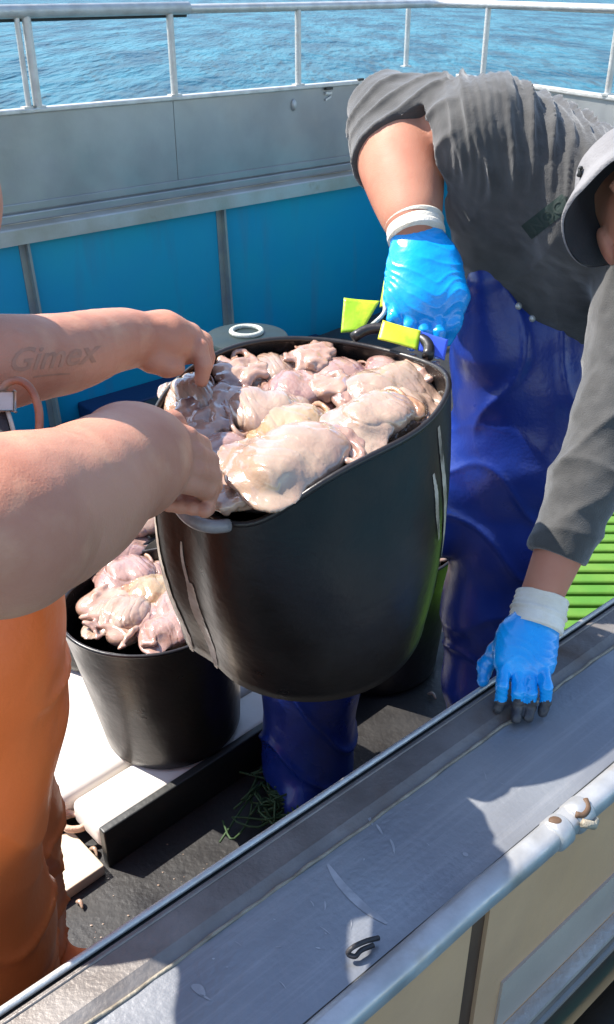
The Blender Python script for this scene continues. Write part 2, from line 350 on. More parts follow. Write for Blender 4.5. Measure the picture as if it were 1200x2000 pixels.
# deck
ZL = -.24; nst = float((f0 - g0) @ b) - .95                      # the deck drops to a gutter along the far wall
dk = [on(g0, T0 + 1.0, -.02), on(g0, TN, -.02), on(cc, LE * .28, 0), on(g0, float((f0 - g0) @ a) + T0, nst)]
dk[2] = dk[2] * [1, 1, 0] + en * .05
MB().prism([p + Z * -.30 for p in dk], [np.array(p) for p in dk]).build('deck', M_deck, boat)
d2 = [on(f0, T0, -2.0), on(f0, tc_ + 1.0, -2.0), on(f0, tc_, .05), on(f0, T0, .05)]
MB().prism([p + Z * (ZL - .04) for p in d2], [p + Z * ZL for p in d2]).build('deck', M_deck, boat)
# far wall, blue, with ribs
th = .012
def slab(mb, p0, d, t0, t1, n, n0, n1, z0, z1, bev=0):           # box along direction d from t0..t1, n0..n1 across, z0..z1 high
    p0 = np.asarray(p0) * [1, 1, 0]; c = p0 + d * (t0 + t1) / 2 + n * (n0 + n1) / 2 + Z * (z0 + z1) / 2
    return mb.obox(c, d * (t1 - t0) / 2, n * (n1 - n0) / 2, Z * (z1 - z0) / 2, bev)
wall = slab(MB(), f0, a, T0, tc_ + .05, b, .05, .07, ZL, GZ - .028).build('inner_wall', M_blue, boat)
endw = slab(MB(), cc, e, -.02, LE + .1, en, .05, .07, ZL, GZ - .028).build('end_wall', M_blue, boat)
bl = dk[0]; dl = nrm(on(f0, T0, .05) - bl); ll = np.linalg.norm(on(f0, T0, .05) - bl)
slab(MB(), bl, dl, 0, ll, np.array([-dl[1], dl[0], 0]), 0, .02, 0, GZ).build('end_wall', M_blue, boat)
def rib(p_top, parent, d, n, q, lean=0.):
    t = float((np.asarray(p_top) - q) @ d); mb = MB(); p0 = np.asarray(q) * [1, 1, 0]
    prof = [(-.02, -.002), (.02, -.002), (.02, -.06), (.008, -.06), (.008, -.008), (-.02, -.008)]
    lo = [p0 + d * (t + lean + x) + n * (y + .0) + Z * (ZL + .002) for x, y in prof]
    hi = [p0 + d * (t + x) + n * (y * .55 + .0) + Z * (GZ - .03) for x, y in prof]
    mb.prism(lo, hi); mb.build('rib', M_rib, parent)
for u, v in ((428, 424), (48, 508)):
    rib(Pp(u, v, qwall, b), wall, a, b, qwall, .02)
for k in (-1, -2): rib(Pp(48, 508, qwall, b) + a * 1.3 * k, wall, a, b, qwall, .02)
rib(Pp(905, 380, cc + en * .05, en), endw, e, en, cc + en * .05, .0)
# pale ledge (cap) along far and end walls
led = MB(); zc = GZ - .014
def cap_profile(mb, p0, d, n, t0, t1, q0=0., q1=0.):
    pr = [(0, -.07), (0, -.006), (.006, 0), (.14, 0), (.14, -.02), (.012, -.02), (.012, -.07)]
    p0 = np.asarray(p0) * [1, 1, 0]
    mb.prism([p0 + d * (t0 + q0 * x) + n * x + Z * (GZ + y) for x, y in pr], [p0 + d * (t1 + q1 * x) + n * x + Z * (GZ + y) for x, y in pr])
k_ = math.tan((A - En) / 2 - math.pi / 4) if False else 0
cap_profile(led, f0, a, b, T0, tc_ , 0, .55)
cap_profile(led, cc, e, en, 0.0, LE + .2, -.55, 0)
led.build('ledge', M_cap, boat)
# raised grey bulwark panel
ptop = Pp(395, 192, qpan, b)[2]; ph = ptop
bul = thing('bulwark', None, None); bul.parent = boat; bul.location = (0, 0, 0)
TC2 = tc_ + .08
pan = MB()
t1s = [T0, tt(Pp(345, 300, qpan, b)) , TC2]
for i in range(2): slab(pan, f0, a, t1s[i] + .002, t1s[i + 1] - .002, b, .10, .115, GZ + .004, ph)
slab(pan, cc, e, -.06, LE + .2, en, .10, .115, GZ + .004, ph)
COL.objects.unlink(bul); bpy.data.objects.remove(bul)
bul = pan.build('bulwark', M_alu, boat)
tr = MB()                                                       # two fold lines along the foot and the bright top edge
slab(tr, f0, a, T0, TC2 - .02, b, .075, .099, GZ + .006, GZ + .045, .006); slab(tr, cc, e, 0, LE, en, .075, .099, GZ + .006, GZ + .045, .006)
slab(tr, f0, a, T0, TC2 - .02, b, .090, .0995, GZ + .05, GZ + .085, .003); slab(tr, cc, e, 0, LE, en, .09, .0995, GZ + .05, GZ + .085, .003)
tr.build('foot_strip', M_alu, bul)
tp = MB(); slab(tp, f0, a, T0, TC2, b, .088, .135, ph, ph + .022, .006); slab(tp, cc, e, -.03, LE + .2, en, .088, .135, ph, ph + .0225, .006)
tp.build('top_edge', M_alub, bul)
MB().sphere(Pp(573, 205, qpan, b) - b * .004, (.016, .016, .03), None, 14, 8).build('rivet', M_alub, bul, smooth=True)
for u, v, s in ((640, 186, 1.), (702, 168, .8)):
    c0 = Pp(u, v, qpan, b); m_ = MB(); m_.obox(c0 - b * .008 + Z * .012, a * .022 * s, b * .006, Z * .006); m_.obox(c0 - b * .006 - Z * .014, a * .02 * s + Z * .008, b * .004, Z * .005)
    m_.build('clip', M_alub, bul)
    MB().obox(c0 - b * .010 + Z * .034, a * .024 * s, b * .008, Z * .006).build('clip', M_blackm, bul)
# railing
rail = MB()
qr = f0 + b * .11
zr = Pp(160, 22, qr, b)[2]
rs = .021
rail.tube([on(f0, T0, .11, zr), on(f0, TC2 - .25, .11, zr)] + bez([on(f0, TC2 - .25, .11, zr), on(f0, TC2 - .06, .11, zr) + e * .02, cc * [1, 1, 0] + en * .11 + e * .2 + Z * zr], 8)[1:] + [cc * [1, 1, 0] + en * .11 + e * (LE + .3) + Z * zr], rs, 14)
rail_o = rail.build('railing', M_alub, boat, smooth=True)
def post(p, r=.014, dz=0.):
    p = np.array(p); p[2] = ph + .02; top = p.copy(); top[2] = zr - .012 + dz
    m_ = MB(); m_.tube([p, top], r, 12); m_.obox(p + Z * .004, a * .03, b * .02, Z * .004); m_.build('post', M_alub, rail_o, auto=True)
for u, r in ((54, .012), (72, .020), (342, .017), (583, .016)): post(Pp(u, 190, qr, b), r)
for k in (1, 2): post(Pp(342, 190, qr, b) - a * 1.15 * k - a * .9, .017)
qe = cc + en * .11
for u in (792, 943, 1192): post(Pp(u, 150, qe, en), .016)
sl_ = Pp(368, 8, qr, b); t_s = tt(sl_)
MB().tube([on(f0, T0, .11, zr + .004), on(f0, t_s, .11, zr + .004)], rs + .006, 14).build('rail_sleeve', M_alub, rail_o, smooth=True)
# dark inner pipe right under the top rail
MB().tube([on(f0, T0, .135, zr - .030), on(f0, t_s - .0, .135, zr - .026)], .009, 10).build('lower_rail', M_blackm, rail_o, smooth=True)

# ---------------- near gunwale: profile swept along a; n negative = towards the camera
def nn(u, v, z): return float((Pz(u, v, z) - g0) @ b)
n_bead = nn(600, 1695, GZ - .004); n_pipe = nn(878, 1752, GZ + .02)
t0n, t1n = T0 + 1.0, TN + .25
def gsweep(name, m, prof, parent=boat, t0=t0n, t1=t1n, auto=False):
    return MB().prism([on(g0, t0, x, GZ + z) for x, z in prof], [on(g0, t1, x, GZ + z) for x, z in prof]).build(name, m, parent, auto=auto)
gun = gsweep('gunwale', M_tray, [(n_bead, -.004), (n_bead, -.03), (n_pipe, -.03), (n_pipe, -.010)][::-1])
gsweep('inner_lip', M_lip, [(n_bead - .002, -.006), (n_bead - .002, -.026), (-.013, -.026), (-.013, -.001), (n_bead + .018, .002)][::-1], gun)
MB().tube([on(g0, t0n, -.0035, GZ - .001), on(g0, t1n, -.0035, GZ - .001)], .0045, 10).build('edge_bead', M_alub, gun, smooth=True)
MB().tube([on(g0, t0n, -.018, GZ - .001), on(g0, t1n, -.018, GZ - .001)], .0025, 8).build('edge_bead', M_lip, gun, smooth=True)
gsweep('inner_face', M_blackm, [(-.001, -.006), (-.012, -.006), (-.012, -.75), (-.001, -.75)], gun)
bd = [on(g0, t, n_bead, GZ - .003) + rng.normal(0, .0008, 3) for t in np.linspace(t0n, t1n, 260)]
MB().tube(bd, [.0018 + .0008 * abs(math.sin(i * 1.7)) for i in range(260)], 8).build('weld_bead', M_bead, gun, smooth=True)
# outer pipe, a little wavy, with its joint
pc0 = n_pipe - .012
def rbp(w_, h_, r_):
    out = []
    for cx_, cz_, a0 in ((w_ - r_, h_ - r_, 0), (-w_ + r_, h_ - r_, 90), (-w_ + r_, -h_ + r_, 180), (w_ - r_, -h_ + r_, 270)):
        for k in range(5): t_ = math.radians(a0 + 22.5 * k); out.append((cx_ + r_ * math.cos(t_), cz_ + r_ * math.sin(t_)))
    return out
pr_ = rbp(.0170, .0165, .011); V_ = []; F_ = []; n_ = len(pr_); tsr = np.linspace(t0n, t1n, 160)
for i, t in enumerate(tsr):
    dn = .0007 * math.sin(t * 13 + 1) + .0005 * math.sin(t * 31); dz_ = .0006 * math.sin(t * 9)
    V_ += [on(g0, t, pc0 + x + dn, GZ - .007 + z_ + dz_) for x, z_ in pr_]
for i in range(len(tsr) - 1): F_ += [(i * n_ + k, i * n_ + (k + 1) % n_, (i + 1) * n_ + (k + 1) % n_, (i + 1) * n_ + k) for k in range(n_)]
F_ += [tuple(range(n_))[::-1], tuple((len(tsr) - 1) * n_ + k for k in range(n_))]
pipe = MB().add(V_, F_).build('outer_pipe', M_pipe, gun, smooth=True)
MB().tube([on(g0, t, n_pipe + .0080, GZ - .008) for t in np.linspace(t0n, t1n, 60)], .0022, 8).build('seam', M_blackm, gun, smooth=True)
pj = Pz(1090, 1583, GZ + .012); tj = float((pj - g0) @ a)
pc = lambda t, n=0., z=0.: on(g0, tj + t, n_pipe - .014 + n, GZ - .006 + z)
MB().tube([pc(-.030), pc(-.026), pc(-.006), pc(-.002)], [.0185, .0215, .0215, .0185], 18).build('pipe_joint', M_pipe, gun, smooth=True)
MB().tube([pc(.012), pc(.016), pc(.040), pc(.044)], [.0185, .0212, .0212, .0185], 18).build('pipe_joint', M_pipe, gun, smooth=True)
MB().sphere(pc(-.018, .004, .0200), (.009, .007, .003), None).build('pipe_hole', M_rust, gun, smooth=True)
MB().tube(bez([pc(.012, -.006, .018), pc(.02, -.012, .0155), pc(.034, -.010, .0165), pc(.042, 0, .0195)], 10), .0042, 8).build('pipe_hole', M_rust, gun, smooth=True)
MB().tube([pc(.012, -.018, .012), pc(.03, -.024, .0), pc(.04, -.02, .0)], .006, 8).build('weld_bead', M_bead, gun, smooth=True)
# hull side below the pipe: two tan plates with a rust-dark gap, a grey lower strake, a rub rail
nh = n_pipe - .018; qh = on(g0, 0, nh)
def hz(u, v): return Pp(u, v, qh, b)[2]
z_seam = Pp(1100, 1800, qh, b)[2]; z_rub = Pp(1080, 1905, qh, b)[2]
tg = float((Pp(932, 1850, qh, b) - g0) @ a); gw = .017
hp = MB()
for x0, x1 in ((t0n, tg - gw), (tg + gw, t1n)): slab(hp, on(g0, 0), a, x0, x1, b, nh, nh + .012, -.5, GZ - .012)
hull = hp.build('hull_side', M_hull, boat)
slab(MB(), on(g0, 0), a, tg - gw, tg + gw, b, nh + .006, nh + .011, -.5, GZ - .014).build('rusty_gap', M_rust, hull)
slab(MB(), on(g0, 0), a, tg + .07, t1n, b, nh - .004, nh, z_rub + .02, z_seam).build('lower_plate', M_hullg, hull)
slab(MB(), on(g0, 0), a, t0n, t1n, b, nh - .022, nh - .0005, z_rub - .006, z_rub + .004).build('rub_rail', M_alub, hull)
slab(MB(), on(g0, 0), a, t0n, t1n, b, nh - .020, nh - .001, z_rub - .03, z_rub - .007).build('rub_rail', M_lip, hull)
slab(MB(), on(g0, 0), a, t0n, t1n, b, nh - .026, nh - .001, z_rub - .040, z_rub - .031).build('rub_rail', M_alu, hull)
# scuffs on the cap
def scuff(pts, w0):
    q = bez([Pz(u, v, GZ - .006) for u, v in pts], 16); V = []; F = []
    for i, p in enumerate(q):
        wv = w0 * (math.sin(math.pi * (i + .6) / 17.2) ** .6); pz = p * [1, 1, 0]
        for s in (-1, 1): x = pz + a * wv * s; nb_ = float((x - on(g0, 0)) @ b); fr = (nb_ - n_bead) / (n_pipe - n_bead); V.append(x + Z * (GZ - .004 - .006 * fr + .0008))
    F = [(2 * i, 2 * i + 1, 2 * i + 3, 2 * i + 2) for i in range(16)]
    return V, F
sc_ = MB(); sc_.add(*scuff([(640, 1690), (668, 1730), (712, 1772), (756, 1802)], .0055)); sc_.build('scuff_mark', M_scuff, gun)
sc_ = MB()
for pts, w0 in (([(716, 1590), (722, 1602), (728, 1614)], .0022), ([(735, 1612), (742, 1622), (748, 1632)], .0018), ([(762, 1640), (768, 1652), (771, 1668)], .002), ([(376, 1925), (388, 1932), (400, 1946)], .005), ([(258, 1880), (262, 1884), (265, 1890)], .003), ([(905, 1664), (910, 1667), (914, 1670)], .003)):
    MB().add(*scuff(pts, w0)).build('scuff_mark', M_scuff, gun)
for i in range(26):
    u = rng.uniform(150, 1000); v = 2137 - .736 * u + rng.uniform(30, 200); L_ = rng.uniform(4, 26); an = rng.uniform(-.2, 1.6)
    n_ = float((Pz(u, v, GZ) - on(g0, 0)) @ b)
    if n_pipe + .03 < n_ < n_bead - .01: MB().add(*scuff([(u, v), (u + L_ * .5 * math.cos(an) + 1, v + L_ * .5 * math.sin(an)), (u + L_ * math.cos(an), v + L_ * math.sin(an))], rng.uniform(.0005, .0013))).build('scuff_mark', M_scuff, gun)
# little black cord loop on the cap
cl = MB().tube(bez([Pz(u, v, GZ + z) for u, v, z in ((740, 1832, .0), (716, 1838, .006), (690, 1850, .010), (680, 1862, .004), (694, 1868, .0), (706, 1856, .002), (730, 1846, .0))], 30), .0030, 8).build('cord_loop', M_strap, None, smooth=True)
tag(cl, 'short black cord loop lying on the metal gunwale beside the pipe', 'cord')
# black fender on the near side of the hull
fq = lambda t, n=0., z=0.: on(g0, t, nh - .11 + n, z)
tf = float((Pp(1120, 1985, qh - b * .09, b) - g0) @ a)
fd = MB().tube([fq(tf - .25, 0, z_rub - .13), fq(tf - .2, 0, z_rub - .125), fq(tf + .45, 0, z_rub - .125), fq(tf + .55, 0, z_rub - .13)], [.04, .075, .075, .04], 24)
tag(fd.build('fender', M_tyre, None, smooth=True), 'black rubber fender along the outside of the hull', 'fender')

# navy locker boxes standing along the far wall
lk = MB()
tl = tt(Pp(150, 790, qwall, b)); zl = Pp(240, 762, qwall - b * .02, b)[2]
slab(lk, f0, a, tl, tl + 1.6, b, -.15, .045, ZL + .002, zl, .01)
tag(lk.build('locker', M_navy), 'tall navy blue locker along the blue wall, left of the drum', 'locker')
zl2 = Pp(110, 832, qwall, b)[2]
lk = MB(); slab(lk, f0, a, tl - 1.4, tl - .01, b, -.15, .045, ZL + .002, zl2, .01)
tag(lk.build('locker', M_navy), 'low navy blue locker along the blue wall, behind the bare forearms', 'locker')
# dark green drum with a pale ring
dc = P(482, 655, 2.75); dr = .128; dz = dc[2]
drum = thing('drum', 'dark green lidded drum with a pale rope ring on top, by the blue wall', 'drum', (dc[0], dc[1], ZL))
def lathe(prof, c, n=40):
    V = []; F = []
    for r, z in prof:
        for k in range(n): V.append((c[0] + r * math.cos(2 * math.pi * k / n), c[1] + r * math.sin(2 * math.pi * k / n), z))
    for i in range(len(prof) - 1):
        for k in range(n): F.append((i * n + k, i * n + (k + 1) % n, (i + 1) * n + (k + 1) % n, (i + 1) * n + k))
    F.append(tuple(range(n))[::-1]); F.append(tuple((len(prof) - 1) * n + k for k in range(n))); return V, F
MB().add(*lathe([(.10, ZL + .002), (dr * .92, ZL + .02), (dr * .95, dz * .3), (dr * .92, dz * .32), (dr * .95, dz * .6), (dr * .92, dz - .06)], dc)).build('body', M_dgreen, drum, auto=True)
MB().add(*lathe([(dr, dz - .06), (dr, dz - .012), (dr * .95, dz - .002), (dr * .6, dz + .008), (.01, dz + .010)], dc)).build('lid', M_dgreen, drum, auto=True)
MB().tube([np.array([dc[0] + .045 * math.cos(t), dc[1] + .045 * math.sin(t), dz + .013]) for t in np.linspace(0, 2 * math.pi, 30)], .0075, 10).build('ring', M_ring, drum, smooth=True)
# lime ribbed mat on the deck
mt = MB(); n_r = 26
for k in range(n_r):
    y0 = 1.78 + k * .062; mt.obox((1.25, y0, .022), (.62, .0, 0), (0, .024, 0), (0, 0, .014), .009)
mt.obox((1.25, 1.78 + n_r * .031 - .03, .007), (.63, 0, 0), (0, n_r * .031 + .01, 0), (0, 0, .006))
tag(mt.build('deck_mat', M_lime, None, smooth=False), 'lime green ribbed mat on the deck behind the man in blue overalls', 'mat')
# green net heap on the deck
hp_ = MB(); hc = Pz(592, 1570, .03)
for i in range(60):
    c0 = hc + np.array([rng.normal(0, .045), rng.normal(0, .04), 0]); pts = []
    for j in range(5): pts.append(c0 + np.array([rng.normal(0, .05), rng.normal(0, .04), abs(rng.normal(.012, .014)) + .006]))
    hp_.tube(bez(pts, 14), .0028, 5)
tag(hp_.build('net_heap', M_net, None, smooth=True), 'small heap of green netting on the dark deck', 'netting', kind='stuff')
# scraps on the deck
for i, (u, v, s, lab) in enumerate(((186, 1662, .014, 'small pale fish scrap on the dark deck just below the white box'), (158, 1765, .011, 'white fish scrap on the dark deck beside the orange trouser leg'), (845, 1358, .013, 'pale fish scrap on the deck beside the blue overalls'))):
    p = Pz(u, v, .006); m_ = MB(); m_.tube(bez([p + np.array([-s, s * .4, 0]), p + np.array([0, 0, s * .5]), p + np.array([s * .6, -s * 1.1, 0])], 8), [.002, .004, .005, .0055, .005, .0045, .004, .003, .002], 8)
    tag(m_.build('fish_scrap', S_cream, None, smooth=True), lab, 'fish scrap')
# specks of slime and scale on the deck, uncountable
sp = MB()
for i in range(34):
    p = Pz(rng.uniform(110, 520), rng.uniform(1640, 1850), .002); r_ = rng.uniform(.0006, .0022); sp.sphere(p, (r_ * 1.5, r_, r_ * .12), None, 6, 4)
tag(sp.build('fish_scales', S_cream), 'pale specks of fish scale scattered on the dark deck', 'scales', kind='stuff')

# ------------------------------------------------------------------ white boxes, board and rope coil
zb = .10
pb1 = Pz(200, 1628, zb)                                          # near right corner of the front box
a2 = nrm((Pz(500, 1432, zb) - pb1) * [1, 1, 0]); b2 = np.array([-a2[1], a2[0], 0])
w_box = float((Pz(130, 1566, zb) - pb1) @ b2)
def rbox(name, m, t0, t1, n0, n1, z0, z1, bev, parent):
    c = pb1 * [1, 1, 0] + a2 * (t0 + t1) / 2 + b2 * (n0 + n1) / 2 + Z * (z0 + z1) / 2
    return MB().obox(c, a2 * (t1 - t0) / 2, b2 * (n1 - n0) / 2, Z * (z1 - z0) / 2, bev).build(name, m, parent, auto=True)
bx = thing('fish_box', 'white plastic fish box lid with its shaded side coloured black, under the rear tub of squid', 'box', pb1 * [1, 1, 0] + a2 * .4)
rbox('lid', M_white, 0, .95, .012, w_box, .03, zb, .018, bx)
rbox('shaded_side', M_blackm, -.002, .96, -.012, .010, .0, zb + .012, .004, bx)  # box side in shadow, the shade put in as black
rbox('base', M_blackm, .02, .93, .014, w_box - .02, 0, .029, 0, bx)
bx2 = thing('fish_box', 'white plastic fish box beside the orange trousers, left of the rear tub', 'box', pb1 * [1, 1, 0] + b2 * .6)
rbox('lid', M_white, -.06, .95, w_box + .012, w_box + .95, .03, zb + .002, .02, bx2)
rbox('base', M_blackm, -.03, .93, w_box + .03, w_box + .93, 0, .029, 0, bx2)
bd_ = rbox('plank', M_cream, -.32, -.016, -.02, w_box * .9, .0, .03, .004, None)
tag(bd_, 'cream board on the deck at the foot of the white fish box', 'board')
rc = Pz(150, 1608, .04); rp = []
for i in range(60): t = i / 59 * 4 * math.pi; rp.append(rc + np.array([(.034 + .004 * math.sin(3 * t)) * math.cos(t), (.024) * math.sin(t), .0 + .012 * i / 59]))
rp += bez([rp[-1], rc + np.array([-.05, .03, .02]), rc + np.array([-.075, .05, .03]), rc + np.array([-.07, .075, .05])], 10)[1:]
tag(MB().tube(rp, .0062, 8).build('rope_coil', mat("tan_rope", (.52, .36, .27), (.42, .27, .19), 60, .7, bump=.002, bscale=220), None, smooth=True), 'small coil of tan rope on the cream board by the orange trousers', 'rope')

# ------------------------------------------------------------------ tubs
DP = math.radians(306); DV = np.array([math.cos(DP), math.sin(DP)])
def squash(p2, R, f=1.):                                        # the held tub's lip is pulled in between the two grips
    c = max(0., float(p2 @ DV) / R); return p2 - DV * (.30 * R * c * c * f), .052 * c ** 3 * f
def make_tub(name, label, C, N, X, R, Rb, L, deform=None, group='black rubber tubs', handles=((215, M_rub), (40, M_rub)), shift=(0, 0), sq=False):
    N = nrm(N); X = nrm(np.asarray(X) - N * np.dot(X, N)); Y = np.cross(N, X); C = np.asarray(C, float)
    t = thing(name, label, 'tub', C - N * L, group); nph = 96
    def pt(ph, s, off=0.):                                       # s: 0 rim .. 1 bottom
        r = (R + (Rb - R) * s ** .85) - off; dz = 0; dr = 0
        if deform: dr, dz = deform(ph, s)
        p2 = (r + dr) * np.array([math.cos(ph), math.sin(ph)])
        if sq: p2, zq = squash(p2, R, max(0, 1 - s * 1.25)); dz += zq
        p = C + p2[0] * X + p2[1] * Y - N * (s * L) + N * dz + (shift[0] * X + shift[1] * Y) * s
        return p
    ss = [0, .03, .08, .16, .26, .38, .5, .62, .74, .84, .92, .97]; V = []; F = []
    rings = [(s, 0.) for s in ss] + [(.99, .01), (1.0, .025)]
    for s, off in rings:
        for k in range(nph): V.append(pt(2 * math.pi * k / nph, s, off))
    inner = [(s, .007) for s in (.97, .8, .6, .45, .3, .2, .1, 0.0)]
    nO = len(rings)
    Vb = len(V); V.append(np.mean(V[-nph:], axis=0))
    for i in range(nO - 1):
        for k in range(nph): F.append((i * nph + k, (i + 1) * nph + k, (i + 1) * nph + (k + 1) % nph, i * nph + (k + 1) % nph))
    for k in range(nph): F.append(((nO - 1) * nph + k, Vb, (nO - 1) * nph + (k + 1) % nph))
    mk('body', V, F, M_rub, t)
    V = []; F = []
    for s, off in inner:
        for k in range(nph): V.append(pt(2 * math.pi * k / nph, s, off))
    for i in range(len(inner) - 1):
        for k in range(nph): F.append((i * nph + k, (i + 1) * nph + k, (i + 1) * nph + (k + 1) % nph, i * nph + (k + 1) % nph))
    V.append(np.mean(V[:nph], axis=0)); 
    for k in range(nph): F.append((k, (k + 1) % nph, len(V) - 1))
    mk('lining', V, F, M_rubin, t)
    ring = [pt(2 * math.pi * k / nph, 0, .0035) for k in range(nph)]; ring.append(ring[0])
    MB().tube(ring, .0046, 8, cap=False).build('rim', M_rub, t, smooth=True)
    for deg, hm in handles:
        p0 = math.radians(deg); pts = []
        for j in range(13):
            x = (j / 12 - .5) * 2; ph = p0 + x * .30; q = pt(ph, 0); rad = nrm(q - C - N * np.dot(q - C, N)); hgt = (1 - x ** 4)
            pts.append(q + rad * (.006 + .026 * hgt) + N * (.004 + .012 * hgt))
        MB().tube(bez(pts, 24), .0088, 10).build('handle', hm, t, smooth=True)
    return t, pt, X, Y, N
# the tub held between the two men
RC = P(592, 843, 1.30); NT = nrm(CU * .742 - CF * .670 - CR * .015)
RC_R = .214
def dfm(ph, s):
    f = max(0, 1 - s * 1.3); d = math.degrees(ph) % 360
    def bump(c, w): x = (d - c + 180) % 360 - 180; return math.exp(-(x / w) ** 2)
    dr = .011 * math.sin(math.pi * min(1, s * 1.15)) - .010 * bump(222, 9) * (1 - .6 * s) + .008 * bump(206, 8) * (1 - .6 * s) + f * (.004 * bump(10, 30)  + .006 * bump(190, 25) - .0 * bump(300, 40)) - .012 * bump(225, 14) * (1 - abs(s - .45)) + .004 * math.sin(3 * ph + 5 * s)
    dz = f * (.045 * bump(12, 32)  + .012 * bump(60, 30) - .018 * bump(258, 20) + .006 * bump(160, 30) + .026 * bump(112, 42))
    return dr, dz
M_grip = mat("worn_grey_grip", (.17, .15, .15), (.26, .225, .22), 30, .4, bump=.001, bscale=120)
tub, tpt, TX, TY, TN_ = make_tub('tub', 'big black rubber tub brimming with squid, held up by the two men', RC, NT, CR, RC_R, .205, .362, dfm, handles=((231, M_grip), (52, M_rub)), shift=(-.004, -.0), sq=True)
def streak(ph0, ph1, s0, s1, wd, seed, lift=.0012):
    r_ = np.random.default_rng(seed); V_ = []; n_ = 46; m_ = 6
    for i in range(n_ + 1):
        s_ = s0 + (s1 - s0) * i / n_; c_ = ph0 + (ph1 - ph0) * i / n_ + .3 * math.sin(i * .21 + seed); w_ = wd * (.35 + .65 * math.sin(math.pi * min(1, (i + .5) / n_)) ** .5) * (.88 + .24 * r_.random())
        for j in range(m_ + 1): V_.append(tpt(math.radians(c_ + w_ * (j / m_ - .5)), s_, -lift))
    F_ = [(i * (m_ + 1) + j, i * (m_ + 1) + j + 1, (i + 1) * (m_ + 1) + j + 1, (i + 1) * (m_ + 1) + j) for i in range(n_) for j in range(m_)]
    mk('pale_streak', V_, F_, M_streak, tub)
M_streak = mat("beige_streak", (.50, .44, .37), (.30, .24, .19), 30, .42, .1, bump=.001, bscale=120, c3=(.05, .038, .03), scale3=40, t3=(.56, .68), stretch3=(1, 1, .25))  # pale beige streak colour with darker breaks
streak(200, 210, .05, .98, 6.5, 1); streak(219, 225, .46, .98, 5.5, 2); streak(217, 219, .25, .70, 1.4, 3)  # pale streaks down the tub's left side
streak(-15, -12, .05, .80, 3.6, 4); streak(-22, -21, .20, .48, 2.6, 5)  # sunlit sheen of the right edge, put in as pale streaks
# tubs standing behind
X0 = np.array([1., 0, 0])
t2c = np.array([*(Pz(340, 1412, zb + .004)[:2]), zb + .004])
def dtop(c, h): return np.array([c[0] - .02, c[1] - .01, c[2] + h])
tub2, t2pt, *_ = make_tub('tub', 'black rubber tub of pink squid standing on the white fish box', dtop(t2c, .385), nrm(np.array([-.05, -.04, 1])), X0, .205, .165, .385, lambda ph, s: ((1 - s) * .006 * math.sin(2 * ph + .5), (1 - s) * .006 * math.sin(2 * ph)), handles=((150, M_rub), (330, M_rub)))
c4 = np.array([.195, 2.10, 0.002])
tub4, t4pt, *_ = make_tub('tub', 'black rubber tub on the deck between the held tub and the blue overalls', dtop(c4, .40) + [.02, .01, 0], np.array([0, 0, 1.]), X0, .205, .175, .40, lambda ph, s: ((1 - s) * .006 * math.sin(2 * ph + 1.5), 0), handles=((100, M_rub), (280, M_rub)))
c3 = np.array([-.56, 2.06, zb + .004])
tub3, t3pt, *_ = make_tub('tub', 'black rubber tub behind the bare forearm, farthest left of the tubs', dtop(c3, .385) + [.02, .01, 0], np.array([0, 0, 1.]), X0, .205, .165, .385, handles=((60, M_rub), (240, M_rub)))

# ------------------------------------------------------------------ squid
def make_squid(var):
    """local space: +X from tail to arms, Z up, about 0.3 long; returns list of (part name, V, F, slot)"""
    r_ = np.random.default_rng(40 + var); h = .0028
    s = SDF((-.15, -.085, -.055), (.11, .085, .055), h); fl = ((0, 0, 1), .62)
    bend = [.0, .012, -.014][var % 3]
    ax = [np.array([x, bend * math.sin((x + .12) / .2 * math.pi), 0.004 * math.sin(x * 30)]) for x in np.linspace(-.125, .068, 8)]
    rr = [.010, .026, .037, .043, .046, .046, .043, .036]
    s.chain(ax, rr, .02, fl)
    for sg in (-1, 1): s.ell((-.075, sg * .034, -.004), (.055, .036, .007), None, .016)
    for q in range(7): s.ell((r_.uniform(-.09, .05), r_.uniform(-.03, .03), .016 + r_.uniform(-.006, .006)), (r_.uniform(.016, .034), r_.uniform(.014, .024), .012), None, .022)
    s.ell((.075, ax[-1][1], .0), (.018, .022, .014), None, .008)
    V, F = s.mesh(1); N = vnorm(V, F)
    V = V + N * (.0042 * fbm(V, 28, 3, var) - .0019 * ridge(V @ np.array([60., 35, 20]) + 4 * vnoise(V, 16, 5 + var), 5))[:, None]
    s2 = SDF((.04, -.12, -.06), (.25, .12, .06), .003)
    s2.ell((.085, ax[-1][1], .0), (.026, .024, .017), None, .01)
    for k in range(9):
        an = k / 9 * 2 * math.pi; p = np.array([.098, ax[-1][1] + .016 * math.cos(an), .010 * math.sin(an)]); d = nrm([1, .7 * math.cos(an), .35 * math.sin(an)]); pts = [p]
        cu = r_.choice([-1, 1]) * r_.uniform(.35, .75)
        for j in range(10):
            c_, s_ = math.cos(cu), math.sin(cu); d = nrm([d[0] * c_ - d[1] * s_, d[0] * s_ + d[1] * c_, d[2] * .6 - pts[-1][2] * 14 + r_.normal(0, .12)]); p = p + d * .0095; pts.append(p)
        n = len(pts); s2.chain(pts, [.0080 * (1 - .68 * i / (n - 1)) for i in range(n)], .004)
    V2, F2 = s2.mesh(1)
    return (V, F), (V2, F2), ax[-1][1]
SQ = []
for var in range(3):
    (V, F), (V2, F2), yh = make_squid(var)
    SQ.append((V, F, V2, F2, yh))
def proto_squid(var, ma, mb_):
    V, F, V2, F2, yh = SQ[var]
    t = thing('squid', 'squid', 'squid', (0, 0, 0), None)
    mk('mantle', V, F, ma, t); mk('arms', V2, F2, mb_, t)
    m_ = MB()
    for sg in (-1, 1): MB().sphere((.082, yh + sg * .021, .008), .0062, None, 10, 7).build('eye', S_eye, t, smooth=True)
    return t
protos = {}
